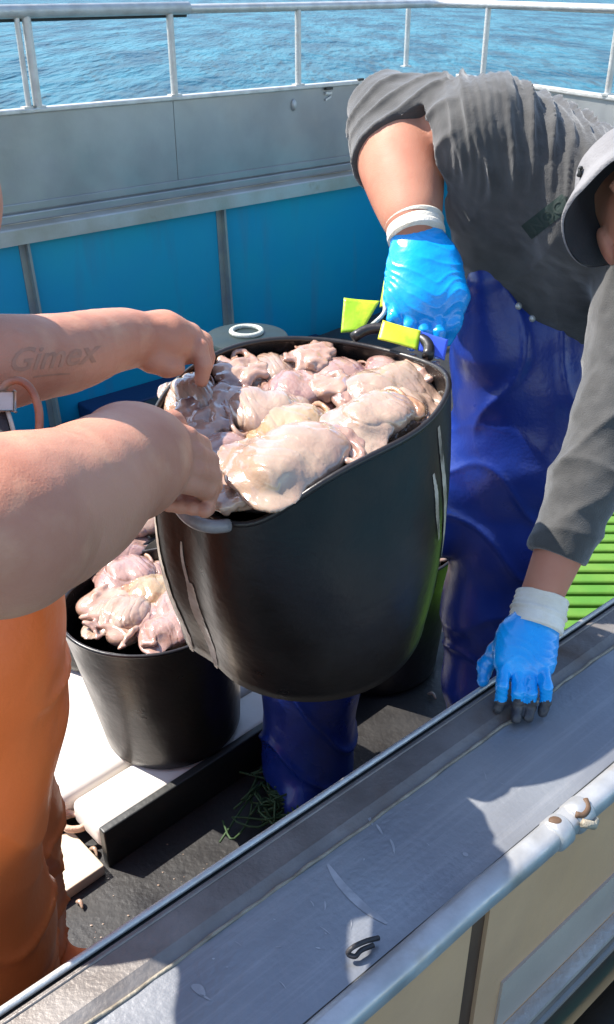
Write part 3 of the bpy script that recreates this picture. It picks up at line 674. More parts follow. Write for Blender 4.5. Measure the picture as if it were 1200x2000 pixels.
def dup(root, label, group):
    r = root.copy(); COL.objects.link(r); r['label'] = label; r['group'] = group
    for ch in list(root.children):
        c = ch.copy(); COL.objects.link(c); c.parent = r
    return r
used = set()
def squid(var, cols, tail, head, N, width, label, group, length=None, roll=0.):
    key = (var, cols); ma, mb_ = dict(c=(S_cream, S_arm), p=(S_pink, S_arm), t=(S_tan, S_warm), w=(S_cream, S_warm), g=(S_arm, S_arm))[cols]
    if key not in protos: protos[key] = proto_squid(var, ma, mb_); o = protos[key]; o['label'] = label; o['group'] = group
    else: o = dup(protos[key], label, group)
    tail = np.asarray(tail); head = np.asarray(head); x = nrm(head - tail); z = nrm(np.asarray(N) - x * np.dot(N, x)); y = np.cross(z, x)
    if roll: y, z = y * math.cos(roll) + z * math.sin(roll), z * math.cos(roll) - y * math.sin(roll)
    L = np.linalg.norm(head - tail); sx = L / .20; sy = width / .076; sz = sy * .72
    Mm = Matrix((tuple(x), tuple(y), tuple(z))).transposed().to_4x4()
    c = (tail * .34 + head * .66)
    o.matrix_world = Matrix.Translation(Vector(c.tolist())) @ Mm @ Matrix.Diagonal((sx, sy, sz, 1))
    return o
def PF(u, v, off): return Pp(u, v, RC + TN_ * off, TN_)
GA = 'squid heaped in the held tub'
W = lambda px: px * 1.25 / FPX
LST = [  # var, colour, tail px, head px, height offset, width px, label
 (0, 'c', (450, 944), (640, 866), .034, 122, 'large cream squid lying along the front lip of the held tub'),
 (1, 'w', (652, 858), (780, 800), .040, 92, 'long cream squid with an orange stain along the right front lip of the held tub'),
 (2, 't', (486, 862), (628, 836), .010, 115, 'tan squid in the middle of the held tub, orange arms to the right'),
 (0, 'p', (446, 960), (430, 868), -.002, 100, 'pale pink squid at the left front of the held tub, beside the near fist'),
 (1, 'c', (318, 800), (410, 775), .002, 108, 'cream squid at the left end of the held tub, below the far hand'),
 (2, 'p', (545, 722), (700, 742), -.008, 91, 'pink squid across the back of the held tub'),
 (0, 'c', (845, 742), (700, 775), .006, 110, 'cream squid with its arms towards the middle, right back of the held tub'),
 (1, 'c', (605, 788), (470, 806), .008, 105, 'cream squid in the centre of the held tub, arms to the left'),
 (2, 'c', (836, 776), (728, 818), .008, 96, 'pale squid at the far right of the held tub, under the blue glove'),
 (0, 'p', (360, 850), (450, 905), -.008, 91, 'small pink squid between the near fist and the grey tangle'),
 (1, 'c', (450, 748), (555, 728), -.004, 91, 'cream squid at the back left of the held tub, by the black wall'),
 (2, 'p', (820, 716), (735, 735), -.002, 79, 'small pink squid at the back of the held tub below the green packet'),
 (0, 'c', (700, 838), (800, 806), .004, 86, 'small cream squid on the right of the held tub, between two larger cream ones'),
 (1, 'p', (325, 845), (405, 830), -.010, 84, 'pink squid at the left rim of the held tub, above the near fist'),
 (2, 'p', (650, 762), (540, 766), .000, 88, 'pink squid behind the centre of the held tub, arms to the left'),
 (1, 'p', (565, 900), (480, 905), -.010, 100, 'pink squid half hidden under the large front squid of the held tub'),
]
for var, cl_, p0, p1, off, wd, lab in LST: squid(var, cl_, PF(*p0, off), PF(*p1, off + .004), TN_, W(wd), lab, GA)
# tangle of arms filling the rest of that tub
s = SDF(RC - .24, RC + .24, .0042)
q = []
def arm_tangle(s, C, X, Y, N, R, n, base, seed, rad=.0066, sq=False):
    r_ = np.random.default_rng(seed)
    for k in range(n):
        ph, rr = r_.uniform(0, 2 * math.pi), R * math.sqrt(r_.uniform(0, .96)); p2 = np.array([rr * math.cos(ph), rr * math.sin(ph)]); d = r_.uniform(0, 2 * math.pi); cu = r_.normal(0, .45); pts = []
        for j in range(9):
            if np.hypot(*p2) > R * .97: d += math.pi * .7
            q2, zq = squash(p2, .2) if sq else (p2, 0); pts.append(C + X * q2[0] + Y * q2[1] + N * (zq + base + .006 * math.sin(j * .9 + k) + .005 * r_.normal() * .3)); d += cu + r_.normal(0, .12); p2 = p2 + .013 * np.array([math.cos(d), math.sin(d)])
        s.chain(pts, [rad * (1.15 - .6 * i / 8) for i in range(9)], .003)
for k in range(46):
    ph, rr = rng.uniform(0, 2 * math.pi), .18 * math.sqrt(rng.uniform()); p2 = rr * .88 * np.array([math.cos(ph), math.sin(ph)]); p2, zq = squash(p2, .2); s.ell(RC + TX * p2[0] + TY * p2[1] - TN_ * (.030 - zq), (.036, .032, .024), None, .012)
arm_tangle(s, RC - TN_ * .0, TX, TY, TN_, .156, 120, -.012, 3, sq=True)
for q_, (u, v, n_, R_) in enumerate(((448, 800, 22, .034), (470, 742, 18, .030), (655, 768, 14, .024), (668, 850, 14, .020), (806, 742, 16, .026), (610, 712, 14, .030), (385, 800, 12, .028), (395, 860, 16, .034), (440, 925, 16, .034), (462, 972, 22, .028), (436, 980, 16, .022))):
    arm_tangle(s, PF(u, v, .0), TX, TY, TN_, R_, n_, .014, 60 + q_, .0058)
V, F = s.mesh(0)
tag(mk('squid_arms', V, F, S_arm), 'tangle of mottled grey and pink squid arms filling the held tub', 'squid arms', kind='stuff')
# squid in the standing tubs
def fill(c, N, R, lst, group, seed, dep=-.02, lump=-.03, mm=None):
    s = SDF(c - [R + .02, R + .02, .08], c + [R + .02, R + .02, .06], .0055); r_ = np.random.default_rng(seed)
    X = np.array([1., 0, 0]); Y = np.array([0, 1., 0])
    for k in range(46):
        ph, rr = r_.uniform(0, 6.28), (R - .045) * math.sqrt(r_.uniform()); s.ell(c + [rr * math.cos(ph), rr * math.sin(ph), dep + lump], (.040, .038, .024), None, .012)
    arm_tangle(s, c, X, Y, np.array([0, 0, 1.]), R - .03, 40, dep, seed, .007)
    V, F = s.mesh(1); tag(mk('squid_arms', V, F, mm or S_arm), lst[0], 'squid arms', kind='stuff')
    for var, cl_, x0, y0, x1, y1, off, wd, lab in lst[1:]:
        squid(var, cl_, c + [x0, y0, dep + off], c + [x1, y1, dep + off + .005], N, wd, lab, group)
Zn = np.array([0, 0, 1.])
fill(dtop(t2c, .385), Zn, .195, ['mass of pinkish squid arms in the tub on the white box',
  (0, 'p', -.02, -.105, .105, -.075, -.008, .09, 'pink squid along the front rim of the tub on the white box'),
  (1, 'c', -.135, -.03, -.02, -.06, -.010, .095, 'cream squid at the left rim of the tub on the white box'),
  (2, 'p', -.01, -.03, .11, -.02, -.006, .095, 'pink squid in the middle of the tub on the white box'),
  (0, 't', .10, .05, -.04, .04, -.008, .095, 'tan squid across the back of the tub on the white box'),
  (1, 'p', -.14, .06, -.03, .12, -.006, .10, 'pink squid at the back left of the tub on the white box'),
  (2, 'c', .03, .12, .16, .07, -.006, .10, 'cream squid at the back right of the tub on the white box')], 'squid in the tub on the white box', 11, -.010, -.018)
fill(dtop(c4, .40) + [.02, .01, 0], Zn, .195, ['mass of squid arms in the tub beside the blue overalls',
  (0, 'c', .16, -.10, .06, .06, .02, .09, 'cream squid at the right rim of the tub beside the blue overalls'),
  (1, 'c', .05, -.15, -.09, -.12, .02, .08, 'cream squid along the front of the tub beside the blue overalls')], 'squid in the tub beside the overalls', 12)
fill(dtop(c3, .385) + [.02, .01, 0], Zn, .195, ['mass of squid arms in the tub behind the bare forearm',
  (0, 'c', .02, -.06, .185, -.03, .035, .10, 'white squid drooping over the right rim of the tub behind the forearm'),
  (1, 'p', .16, -.16, .02, -.12, .022, .085, 'pink squid at the front rim of the tub behind the forearm'),
  (2, 'p', -.06, .02, .10, .06, .026, .085, 'pink squid at the back of the tub behind the forearm')], 'squid in the tub behind the forearm', 13)

# ------------------------------------------------------------------ the man on the right: blue overalls, grey shirt, hat, gloves
RS, RE, RW = P(952, 262, 1.47), P(766, 236, 1.60), P(808, 440, 1.475)
LS, LEl, LW = P(1262, 470, 1.46), P(1205, 800, 1.42), P(1052, 1178, 1.425)
fwd = -CF
man = thing('person', 'man in grey hat, charcoal shirt and blue overalls, one blue glove on the gunwale', 'person', (.40, 1.68, 0))
HC = P(1288, 430, 1.315)                                         # head
hn = nrm(-.20 * CR + .85 * CU + .48 * CF)                       # crown direction
face = nrm(-.10 * CR - .35 * CU - .85 * CF); face = nrm(face - hn * np.dot(face, hn)); side = np.cross(hn, face)
lo = np.array([.02, 1.0, .70]); hi = np.array([.80, 2.0, 1.72])
s = SDF(lo, hi, .0046)
Tl, Tr = P(985, 345, 1.54), P(1150, 420, 1.60); Bl, Br = P(1000, 600, 1.72), P(1120, 640, 1.70)
s.cone(Tl, Bl, .065, .065, .05).cone(Tr, Br, .065, .065, .05).cone(RS + CF * .03, LS + CF * .03, .035, .035, .05)
Fo = RE * .55 + RW * .45
s.chain([RS, RE], [.058, .050], .02); s.chain([RE, RE * .72 + RW * .28 + CR * .002, RE * .35 + RW * .65, RW], [.054, .065, .052, .034], .02, None, 24)
s.cone(RW, P(826, 520, 1.47), .033, .04, .015, ((CF), .6))
s.chain([LS, LEl], [.058, .050], .02); s.chain([LEl, LEl * .7 + LW * .3, LW], [.049, .050, .031], .02)
s.cone(LW, P(1030, 1255, 1.41), .030, .034, .012, ((CF), .6))
NK = (RS + LS) / 2 + np.array([.03, .02, .02])
s.cone(NK, HC, .06, .055, .03)
Rh = np.stack([face, side, hn])
s.ell(HC + hn * .005, (.086, .072, .082), Rh, .02).ell(HC + face * .025 - hn * .055, (.06, .055, .055), Rh, .03)
s.cone(HC + face * .088 + hn * .015, HC + face * .105 - hn * .025, .009, .014, .01)                         # nose
for sg in (-1, 1):
    s.cone(HC + face * .082 + side * sg * .015 + hn * .030, HC + face * .072 + side * sg * .045 + hn * .030, .010, .009, .01)   # brow
    s.ell(HC + side * sg * .078 - face * .008 + hn * .0, (.026, .009, .032), Rh, .006)                      # ear
    s.ell(HC + face * .080 + side * sg * .031 + hn * .012, (.012, .014, .009), Rh, .008, 'sub')
s.cone(HC + face * .086 - side * .02 - hn * .062, HC + face * .086 + side * .02 - hn * .062, .006, .006, .006)   # lips
V, F = s.mesh(2); body = mk('body', V, F, M_skin2, man)
for sg in (-1, 1): MB().sphere(HC + face * .072 + side * sg * .031 + hn * .012, .011, None, 12, 8).build('eye', mat("eye_white", (.6, .58, .55), None, rough=.2), body, smooth=True)
# shirt
s = SDF(lo, hi, .0040)
s.cone(P(990, 330, 1.52), P(1000, 545, 1.68), .100, .098, .05).cone(P(1160, 420, 1.48), P(1130, 620, 1.70), .108, .10, .05)
s.cone(P(1060, 380, 1.56), P(1060, 560, 1.67), .10, .10, .05)
s.cone(RS, P(1060, 300, 1.52), .076, .07, .04).cone(P(1060, 300, 1.52), LS, .07, .074, .04)
s.cone(P(968, 292, 1.53), P(1000, 340, 1.52), .080, .095, .04).cone(RS, LS, .082, .085, .04)
s.chain([RS, RS * .5 + RE * .5, RE], [.074, .073, .073], .03)
Es = RE + (RW - RE) * .33
s.chain([RE, Es], [.075, .0815], .02)
Ls = LEl + (LW - LEl) * .70
s.chain([LS, LEl, LEl * .6 + LW * .4, Ls], [.074, .062, .055, .050], .02)
s.cone(P(1150, 345, 1.51), P(1190, 375, 1.49), .075, .062, .03)                                              # collar
axr = nrm(RW - RE)
gcut = SDF
hem = Es + axr * .012
# open sleeve ends: cut everything of the right sleeve past the hem (only near the forearm)
def local_cut(s, p, n, rad):
    n = nrm(n); sl, g = s._sub(np.asarray(p) - rad, np.asarray(p) + rad); X, Y, Zg = g
    d = (X - p[0]) * n[0] + (Y - p[1]) * n[1] + (Zg - p[2]) * n[2]
    r2 = (X - p[0]) ** 2 + (Y - p[1]) ** 2 + (Zg - p[2]) ** 2
    s.v[sl] = np.where(r2 < rad * rad, np.maximum(s.v[sl], d), s.v[sl])
local_cut(s, hem, nrm(axr + np.array([0, .0, 0])), .105)
axl = nrm(LW - LEl); local_cut(s, Ls + axl * .02, axl, .085)
V, F = s.mesh(2); N = vnorm(V, F)
def axis_t(V, A_, B_): ab = B_ - A_; return ((V - A_) @ ab) / (ab @ ab)
# rings round the pushed-up sleeve
tA = axis_t(V, RE, RW); dA = np.linalg.norm(V - (RE + np.clip(tA, -.6, 1)[:, None] * (RW - RE)), axis=1)
mS = (1 - sstep(V[:, 0], RS[0] - .085, RS[0] - .045)) * 1.0
ph = tA * 17 + 1.5 * vnoise(V, 14, 2) + 2.0 * vnoise(V, 6, 9)
d1 = mS * (.0062 * (ridge(ph) - .35))
tB = axis_t(V, RS, RE); d1 += (1 - mS) * 0
# pleats hanging over the shoulders and upper back
up = sstep(V[:, 2], RS[2] - .15, RS[2] - .015); mP = (1 - mS) * up * (1 - sstep(V[:, 0], .50, .58))
xx = V[:, 0] + .10 * (V[:, 2] - RS[2]) + .012 * vnoise(V, 9, 4)
amp = .35 + 1.1 * np.clip(vnoise(V * [1, .5, .5], 26, 17) + .35, 0, 1); low = sstep(V[:, 2], RS[2] - .07 - .13 * np.clip(.5 + .8 * vnoise(V * [1, .2, .05], 30, 18), 0, 1), RS[2] - .01)
d1 += mP * low * amp * .0110 * (ridge(xx / .030 * math.pi + 3.4 * vnoise(V * [1, .35, .35], 13, 6), 1.9) - .30) + mP * low * .0035 * (ridge(xx / .013 * math.pi + 2.5 * vnoise(V * [1, .4, .4], 20, 7), 1.5) - .3)
# folds on the body of the shirt
d1 += (1 - mS) * (1 - up * .7) * (.006 * (ridge(V @ np.array([14., 6, 10]) + 3 * vnoise(V, 5, 8), 2) - .3) + .004 * fbm(V, 14, 3, 11))
# left sleeve: bunched rings and twisted folds
tL = axis_t(V, LEl, LW); mL = sstep(V[:, 0], .36, .40) * (1 - sstep(V[:, 2], LEl[2] + .02, LEl[2] + .08))
d1 += mL * (.0045 * (ridge(tL * 13 + 2.6 * vnoise(V, 11, 12) + V[:, 0] * 22, 1.6) - .35))
d1 += .0012 * fbm(V, 60, 2, 20)
V = lap(V + N * (1.25 * d1)[:, None], F, .5)
shirt = mk('shirt', V, F, M_shirt, man)
# dark green lettering across the chest
def text_mesh(body_, size, shear=0):
    cu = bpy.data.curves.new('lettering', 'FONT'); cu.body = body_; cu.size = size; cu.shear = shear; cu.align_x = 'LEFT'; cu.resolution_u = 3; cu.offset = .012 * size
    o = bpy.data.objects.new('lettering', cu); COL.objects.link(o); dg = bpy.context.evaluated_depsgraph_get(); me = bpy.data.meshes.new_from_object(o.evaluated_get(dg))
    bm = bmesh.new(); bm.from_mesh(me); bmesh.ops.triangulate(bm, faces=bm.faces[:])
    for _ in range(3):
        ed = [e_ for e_ in bm.edges if e_.calc_length() > size * .12]
        if ed: bmesh.ops.subdivide_edges(bm, edges=ed, cuts=1); bmesh.ops.triangulate(bm, faces=bm.faces[:])
    bm.verts.index_update(); V_ = [tuple(v.co) for v in bm.verts]; F_ = [tuple(v.index for v in f.verts) for f in bm.faces]; bm.free()
    COL.objects.unlink(o); bpy.data.objects.remove(o); return V_, F_
def wrap_on(name, V_, F_, fpix, tgtV, tgtF, m, parent, lift=.0009):
    bv = BVHTree.FromPolygons([tuple(x) for x in tgtV], [tuple(int(i) for i in f) for f in tgtF]); out = []; ok = []
    for x, y, z_ in V_:
        u, v = fpix(x, y); h_ = bv.ray_cast(Vector(CAM.tolist()), Vector(ray(u, v).tolist()).normalized())
        if h_[0] is None: out.append((0, 0, 0)); ok.append(False)
        else:
            n_ = h_[1];  n_ = -n_ if n_.dot(Vector(ray(u, v).tolist())) > 0 else n_
            out.append(tuple(h_[0] + n_ * lift)); ok.append(True)
    F2 = [f for f in F_ if all(ok[i] for i in f)]
    return mk(name, out, F2, m, parent, smooth=False) if F2 else None
def pix_line(u0, v0, ang, sx, curve=0.):
    c_, s_ = math.cos(math.radians(ang)), math.sin(math.radians(ang))
    return lambda x, y: (u0 + sx * (x * c_ - y * s_), v0 + sx * (-x * s_ - y * c_) + curve * x * x)
gv = [(x * .1, y * .05, 0) for y in range(0, 9) for x in range(-1, 12)]; gf = [(r * 13 + c, r * 13 + c + 1, (r + 1) * 13 + c + 1, (r + 1) * 13 + c) for r in range(8) for c in range(12)]
wrap_on('chest_band', gv, gf, pix_line(1046, 462, 38, 84), V, F, M_logo, shirt, .0008)
tv, tf_ = text_mesh('NOCA', .40)
wrap_on('lettering', tv, tf_, pix_line(1046, 456, 38, 84), V, F, M_logo2, shirt, .0018)
# overalls
s = SDF(np.array([-.20, 1.35, -.01]), np.array([.78, 2.02, 1.42]), .0052)
BL = [P(1005, 590, 1.700), P(1012, 720, 1.765), P(1010, 860, 1.83)]; BR = [P(1120, 640, 1.70), P(1125, 760, 1.76), P(1115, 880, 1.82)]
s.chain(BL, [.104, .118, .128], .05); s.chain(BR, [.102, .118, .124], .05); s.cone(P(1060, 650, 1.70), P(1062, 860, 1.80), .10, .13, .05)
s.cone(P(948, 552, 1.598), P(975, 650, 1.675), .034, .085, .03)
s.chain([P(1005, 900, 1.86), P(985, 1020, 1.94), P(955, 1180, 2.04), P(948, 1330, 2.12), np.array([.44, 1.70, .06])], [.125, .112, .094, .090, .095], .05)
s.chain([np.array([.42, 1.71, .86]), np.array([.20, 1.69, .73]), np.array([.03, 1.66, .60]), np.array([.01, 1.65, .34]), np.array([.0, 1.63, .06])], [.120, .112, .108, .112, .112], .05)
s.cone((.44, 1.70, .045), (.42, 1.56, .04), .055, .045, .03).cone((0, 1.62, .045), (-.02, 1.52, .04), .055, .045, .03)
s.cut((0, 0, .004), (0, 0, -1))
V, F = s.mesh(2); N = vnorm(V, F)
kz = V[:, 2]
d1 = .008 * (ridge(V @ np.array([9., 4, 22]) + 3.0 * vnoise(V, 5, 31), 3) - .2) * sstep(np.abs(kz - .70), .35, .05) + .007 * (ridge(V @ np.array([30., 8, 5]) + 2.5 * vnoise(V, 5, 33), 3) - .2) * sstep(kz, .85, 1.05) + .006 * fbm(V, 8, 3, 34)
d1 += .010 * (ridge(V @ np.array([16., 5, 16]) + 2.5 * vnoise(V, 6, 35), 4) - .2) * (1 - sstep(kz, .3, .6))
V = V + N * d1[:, None]
ov = mk('overalls', V, F, M_bib, man)
for i, (u, v) in enumerate(((1013, 598), (1040, 622), (1080, 622))):
    bv = BVHTree.FromPolygons([tuple(x) for x in V], [tuple(int(i_) for i_ in f) for f in F]) if i == 0 else bv
    h_ = bv.ray_cast(Vector(CAM.tolist()), Vector(ray(u, v).tolist()).normalized())
    if h_[0]: MB().sphere(np.array(h_[0]), .0065, None, 12, 8).build('stud', M_alub, ov, smooth=True)
# hat
hat_c = P(1270, 392, 1.28)
def hat_surface(prof, wob=.0):
    n = 72; V_ = []; F_ = []
    x_ = nrm(np.cross(hn, CF)); y_ = np.cross(hn, x_)
    for r, z_ in [(r_ * .94, z0_ * .95) for r_, z0_ in prof]:
        for k in range(n):
            t_ = 2 * math.pi * k / n; q_ = r * (1 + .03 * math.cos(2 * t_ + 1)) ; w_ = wob * (r / .125) ** 3 * (math.sin(3 * t_ + .6) * .6 + .4 * math.sin(5 * t_ + 2))
            V_.append(hat_c + q_ * (math.cos(t_) * x_ + math.sin(t_) * y_) + hn * (z_ + w_))
    for i in range(len(prof) - 1):
        for k in range(n): F_.append((i * n + k, i * n + (k + 1) % n, (i + 1) * n + (k + 1) % n, (i + 1) * n + k))
    F_.append(tuple((len(prof) - 1) * n + k for k in range(n))); return V_, F_
Vh, Fh = hat_surface([(.1265, -.003), (.129, .0), (.128, .004), (.120, .014), (.105, .032), (.094, .046), (.091, .052), (.088, .066), (.080, .086), (.064, .100), (.04, .107), (.01, .109)], .010)
Vh = np.array(Vh); Vh = Vh + (.0045 * fbm(Vh, 22, 3, 3))[:, None] * hn
hat = mk('hat', Vh, Fh, M_hat, man)
Vi, Fi = hat_surface([(.1255, -.0025), (.117, .010), (.102, .028), (.090, .045), (.084, .062), (.066, .085), (.01, .098)], .010)
mk('lining', Vi, [f[::-1] for f in Fi], M_hatin, hat)
st_ = MB()
x_ = nrm(np.cross(hn, CF)); y_ = np.cross(hn, x_)
for t_ in (2.45, 2.75, .3): st_.tube([hat_c + .086 * (math.cos(t_ + q_ * .06) * x_ + math.sin(t_ + q_ * .06) * y_) * (1.02) + hn * (.058 + .004 * math.sin(q_ * 3.1)) for q_ in np.linspace(-1, 1, 7)], .003, 6)
st_.build('eyelet', M_blackm, hat, smooth=True)
# gloves
def glove(name, hand_pts, fingers, thumb, cuff, lo_, hi_, tips=None):
    s = SDF(lo_, hi_, .0024)
    for c in hand_pts: s.cone(*c)
    for pts, rs_ in fingers: s.chain(pts, rs_, .0028)
    s.chain(*thumb, .012)
    V, F = s.mesh(1); N = vnorm(V, F)
    V = V + N * (  .0006 * fbm(V, 50, 3, 41) + .0011 * (ridge(V @ np.array([60., 20, 190]) + 5 * vnoise(V, 25, 42), 2) - .3))[:, None]
    mi = None; ms = [M_glove]
    if tips is not None:
        fc = V[F].mean(1); mi = tips(fc).astype(np.int32); ms = [M_glove, M_tip]
    g = mk(name, V, F, ms, man, midx=mi)
    a_, b_, r0, r1 = cuff; dd = nrm(b_ - a_); m_ = MB(); L = np.linalg.norm(b_ - a_)
    ps, rr = [], []
    for i in range(19):
        t_ = i / 18; ps.append(a_ + (b_ - a_) * t_); rr.append(r0 + (r1 - r0) * t_ + .0010 * math.sin(i * 2.1) + (.002 if i in (9, 10) else 0))
    m_.tube(ps, rr, 40); c_ = m_.build('cuff', M_cuff, g, smooth=True)
    return g
d0 = 1.462
fl = (CF, .62)
hp1 = [(P(815, 466, 1.474), P(828, 520, 1.468), .043, .054, .02, fl), (P(828, 520, 1.468), P(818, 585, 1.455), .054, .048, .02, fl), (P(852, 530, 1.462), P(868, 575, 1.452), .038, .036, .02, fl), (P(795, 540, 1.468), P(785, 580, 1.458), .030, .028, .02, fl)]
fg = []
for (u0, v0), (u1, v1), (u2, v2) in (((775, 585), (770, 622), (776, 650)), ((800, 592), (799, 638), (803, 664)), ((827, 596), (829, 646), (831, 672)), ((854, 598), (857, 650), (853, 680))):
    fg.append(([P(u0, v0, 1.455), P(u1, v1, 1.445), P(u2, v2, 1.452), P(u2 + 2, v2 + 10, 1.478)], [.0130, .0118, .0108, .0098]))
glove('glove', hp1, fg, ([P(872, 540, 1.46), P(893, 580, 1.452), P(884, 630, 1.46), P(872, 662, 1.475)], [.024, .017, .014, .012]), (P(804, 405, 1.489), P(814, 464, 1.474), .0435, .0465), P(690, 720, 1.42) - [.0, .12, .05], P(950, 420, 1.5) + [.02, .1, .05])
zt = GZ
k0 = 1.385
hp2 = [(P(1044, 1224, 1.416), P(1026, 1262, 1.405), .038, .044, .015, fl), (P(1024, 1258, 1.405), P(1004, 1292, 1.390), .042, .031, .02, fl), (P(1034, 1258, 1.405), P(1046, 1294, 1.390), .040, .030, .02, fl)]
fg = []
for (u0, v0), (u1, v1), (u2, v2), (u3, v3) in (((985, 1298), (981, 1338), (979, 1364), (972, 1386)), ((1011, 1308), (1012, 1352), (1011, 1384), (1008, 1404)), ((1035, 1310), (1037, 1354), (1036, 1382), (1032, 1402)), ((1060, 1302), (1067, 1342), (1066, 1370), (1060, 1392))):
    fg.append(([P(u0, v0, 1.386), P(u1, v1, 1.362), P(u2, v2, 1.372), Pz(u3, v3, GZ + .006)], [.0112, .0095, .0088, .0078]))
thb = ([P(1000, 1255, 1.41), P(970, 1272, 1.42), P(948, 1300, 1.43), Pz(944, 1330, GZ + .012)], [.018, .0125, .0105, .0092])
zc2 = P(1012, 1360, 1.37)[2]
glove('glove', hp2, fg, thb, (P(1060, 1165, 1.432), P(1045, 1226, 1.418), .0410, .0425), P(930, 1425, 1.40) - [.02, .10, .03], P(1110, 1150, 1.43) + [.02, .1, .06], tips=lambda fc: (((fc - CAM) @ CU) / ((fc - CAM) @ CF) + .004 * vnoise(fc, 160, 3)) < (1000 - 1370) / FPX)
# green and yellow packet pinched at the rim
pk = MB()
def strip(pts, wdt, thick=.0022):
    q_ = [np.asarray(p, float) for p in pts]; A_, B_ = [], []
    for i in range(len(q_)):
        A_.append(q_[i])
    return A_
def quad_sheet(mb, c4_, n=10, th_=.0025, wob=.004, seed=0):        # a slightly buckled thick sheet between four corners
    c00, c10, c11, c01 = map(np.asarray, c4_); nrm_ = nrm(np.cross(c10 - c00, c01 - c00)); V_ = []; F_ = []
    for sgn in (1, -1):
        for j in range(n + 1):
            for i in range(n + 1):
                u, v = i / n, j / n; p = c00 * (1 - u) * (1 - v) + c10 * u * (1 - v) + c11 * u * v + c01 * (1 - u) * v
                V_.append(p + nrm_ * (sgn * th_ / 2 + wob * math.sin(3 * u + seed) * math.cos(2.3 * v + seed)))
    m_ = n + 1; o_ = m_ * m_
    for j in range(n):
        for i in range(n): q_ = j * m_ + i; F_.append((q_, q_ + 1, q_ + m_ + 1, q_ + m_)); F_.append((o_ + q_, o_ + q_ + m_, o_ + q_ + m_ + 1, o_ + q_ + 1))
    edge = [i for i in range(m_)] + [j * m_ + n for j in range(1, m_)] + [n * m_ + i for i in range(n - 1, -1, -1)] + [j * m_ for j in range(n - 1, 0, -1)]
    for k in range(len(edge)): x0, x1 = edge[k], edge[(k + 1) % len(edge)]; F_.append((x0, o_ + x0, o_ + x1, x1))
    mb.add(V_, F_)
pkt = thing('packet', 'bright green and yellow vinyl packet pinched under the blue glove on the tub rim', 'packet', P(720, 650, 1.47))
quad_sheet(pk, (P(667, 650, 1.462), P(712, 652, 1.462), P(762, 610, 1.470), P(744, 586, 1.475)), wob=.002); 
pk2 = MB(); quad_sheet(pk2, (P(666, 650, 1.458), P(706, 650, 1.458), P(742, 588, 1.47), P(672, 582, 1.468)), wob=.003)
pk2.build('front_panel', M_yg, pkt, smooth=True)
pk3 = MB(); quad_sheet(pk3, (P(738, 662, 1.392), P(816, 684, 1.386), P(822, 646, 1.392), P(748, 626, 1.400)), wob=.002); pk3.build('folded_edge', M_yg, pkt, smooth=True); pk3 = MB(); quad_sheet(pk3, (P(742, 600, 1.47), P(756, 600, 1.465), P(764, 530, 1.475), P(752, 540, 1.48)), wob=.002); pk3.build('folded_edge', M_yg, pkt, smooth=True)
pk4 = MB(); quad_sheet(pk4, (P(816, 684, 1.387), P(868, 704, 1.388), P(876, 664, 1.396), P(820, 646, 1.393)), wob=.002); pk4.build('blue_end', M_vblue, pkt, smooth=True)
MB().tube(bez([P(700, 650, 1.452), P(725, 636, 1.450), P(750, 612, 1.452), P(752, 592, 1.456)], 12), .0035, 8).build('seam', M_ring, pkt, smooth=True)

# ------------------------------------------------------------------ the man on the left: bare arms, orange waders
man2 = thing('person', 'man in orange waders with bare tattooed forearms gripping the squid tub', 'person', (-.48, .95, 0))
fa = [P(-190, 640, .97), P(-90, 712, .985), P(20, 704, 1.02), P(130, 690, 1.11), P(205, 668, 1.20), P(258, 660, 1.255)]
fr = [.052, .046, .0415, .0400, .0345, .0300]
na = [P(-330, 940, .74), P(-70, 1022, .745), P(40, 1010, .80), P(140, 975, .88), P(215, 920, .965), P(285, 885, 1.03)]
nr = [.060, .060, .064, .060, .052, .047]
SL, SR = np.array([-.50, 1.10, 1.36]), np.array([-.50, .74, 1.38])
lo = np.array([-.78, .50, .92]); hi = np.array([.02, 1.34, 1.66])
s = SDF(lo, hi, .0036)
s.cone((-.50, .93, 1.28), (-.47, .94, .98), .135, .14, .06).cone(SL, SR, .075, .075, .06)
s.chain([SL, fa[0]] + fa[1:], [.07, .055] + fr[1:], .02, None, 30)
s.chain([SR, na[1]] + na[2:], [.075, .064] + nr[2:], .02, None, 30)
HD = np.array([-.416, .965, 1.485]); fc_ = nrm(np.array([.75, .15, -.5])); hu = nrm(np.array([.5, .1, .85])); hu = nrm(hu - fc_ * np.dot(hu, fc_)); hs = np.cross(hu, fc_); R2 = np.stack([fc_, hs, hu])
s.cone((-.49, .93, 1.38), HD, .06, .055, .03)
s.ell(HD + hu * .02, (.09, .072, .10), R2, .02).ell(HD + fc_ * .03 - hu * .05, (.055, .052, .05), R2, .03)
s.cone(HD + fc_ * .086 + hu * .01, HD + fc_ * .100 - hu * .022, .008, .013, .01)
for sg in (-1, 1):
    s.ell(HD + hs * sg * .076 - fc_ * .005, (.024, .009, .03), R2, .006); s.cone(HD + fc_ * .08 + hs * sg * .015 + hu * .028, HD + fc_ * .07 + hs * sg * .045 + hu * .028, .009, .008, .01)
VEINS = [[P(40, 668, .985), P(110, 664, 1.075), P(180, 650, 1.165), P(250, 640, 1.225), P(310, 640, 1.255)], [P(150, 690, 1.075), P(215, 672, 1.165), P(270, 660, 1.222)],
         [P(60, 960, .745), P(130, 930, .825), P(200, 880, .915), P(270, 850, .985), P(330, 845, 1.03)], [P(100, 1030, .76), P(180, 980, .85), P(240, 930, .93), P(310, 900, 1.005)], [P(180, 900, .9), P(240, 895, .94), P(320, 868, 1.012)]]
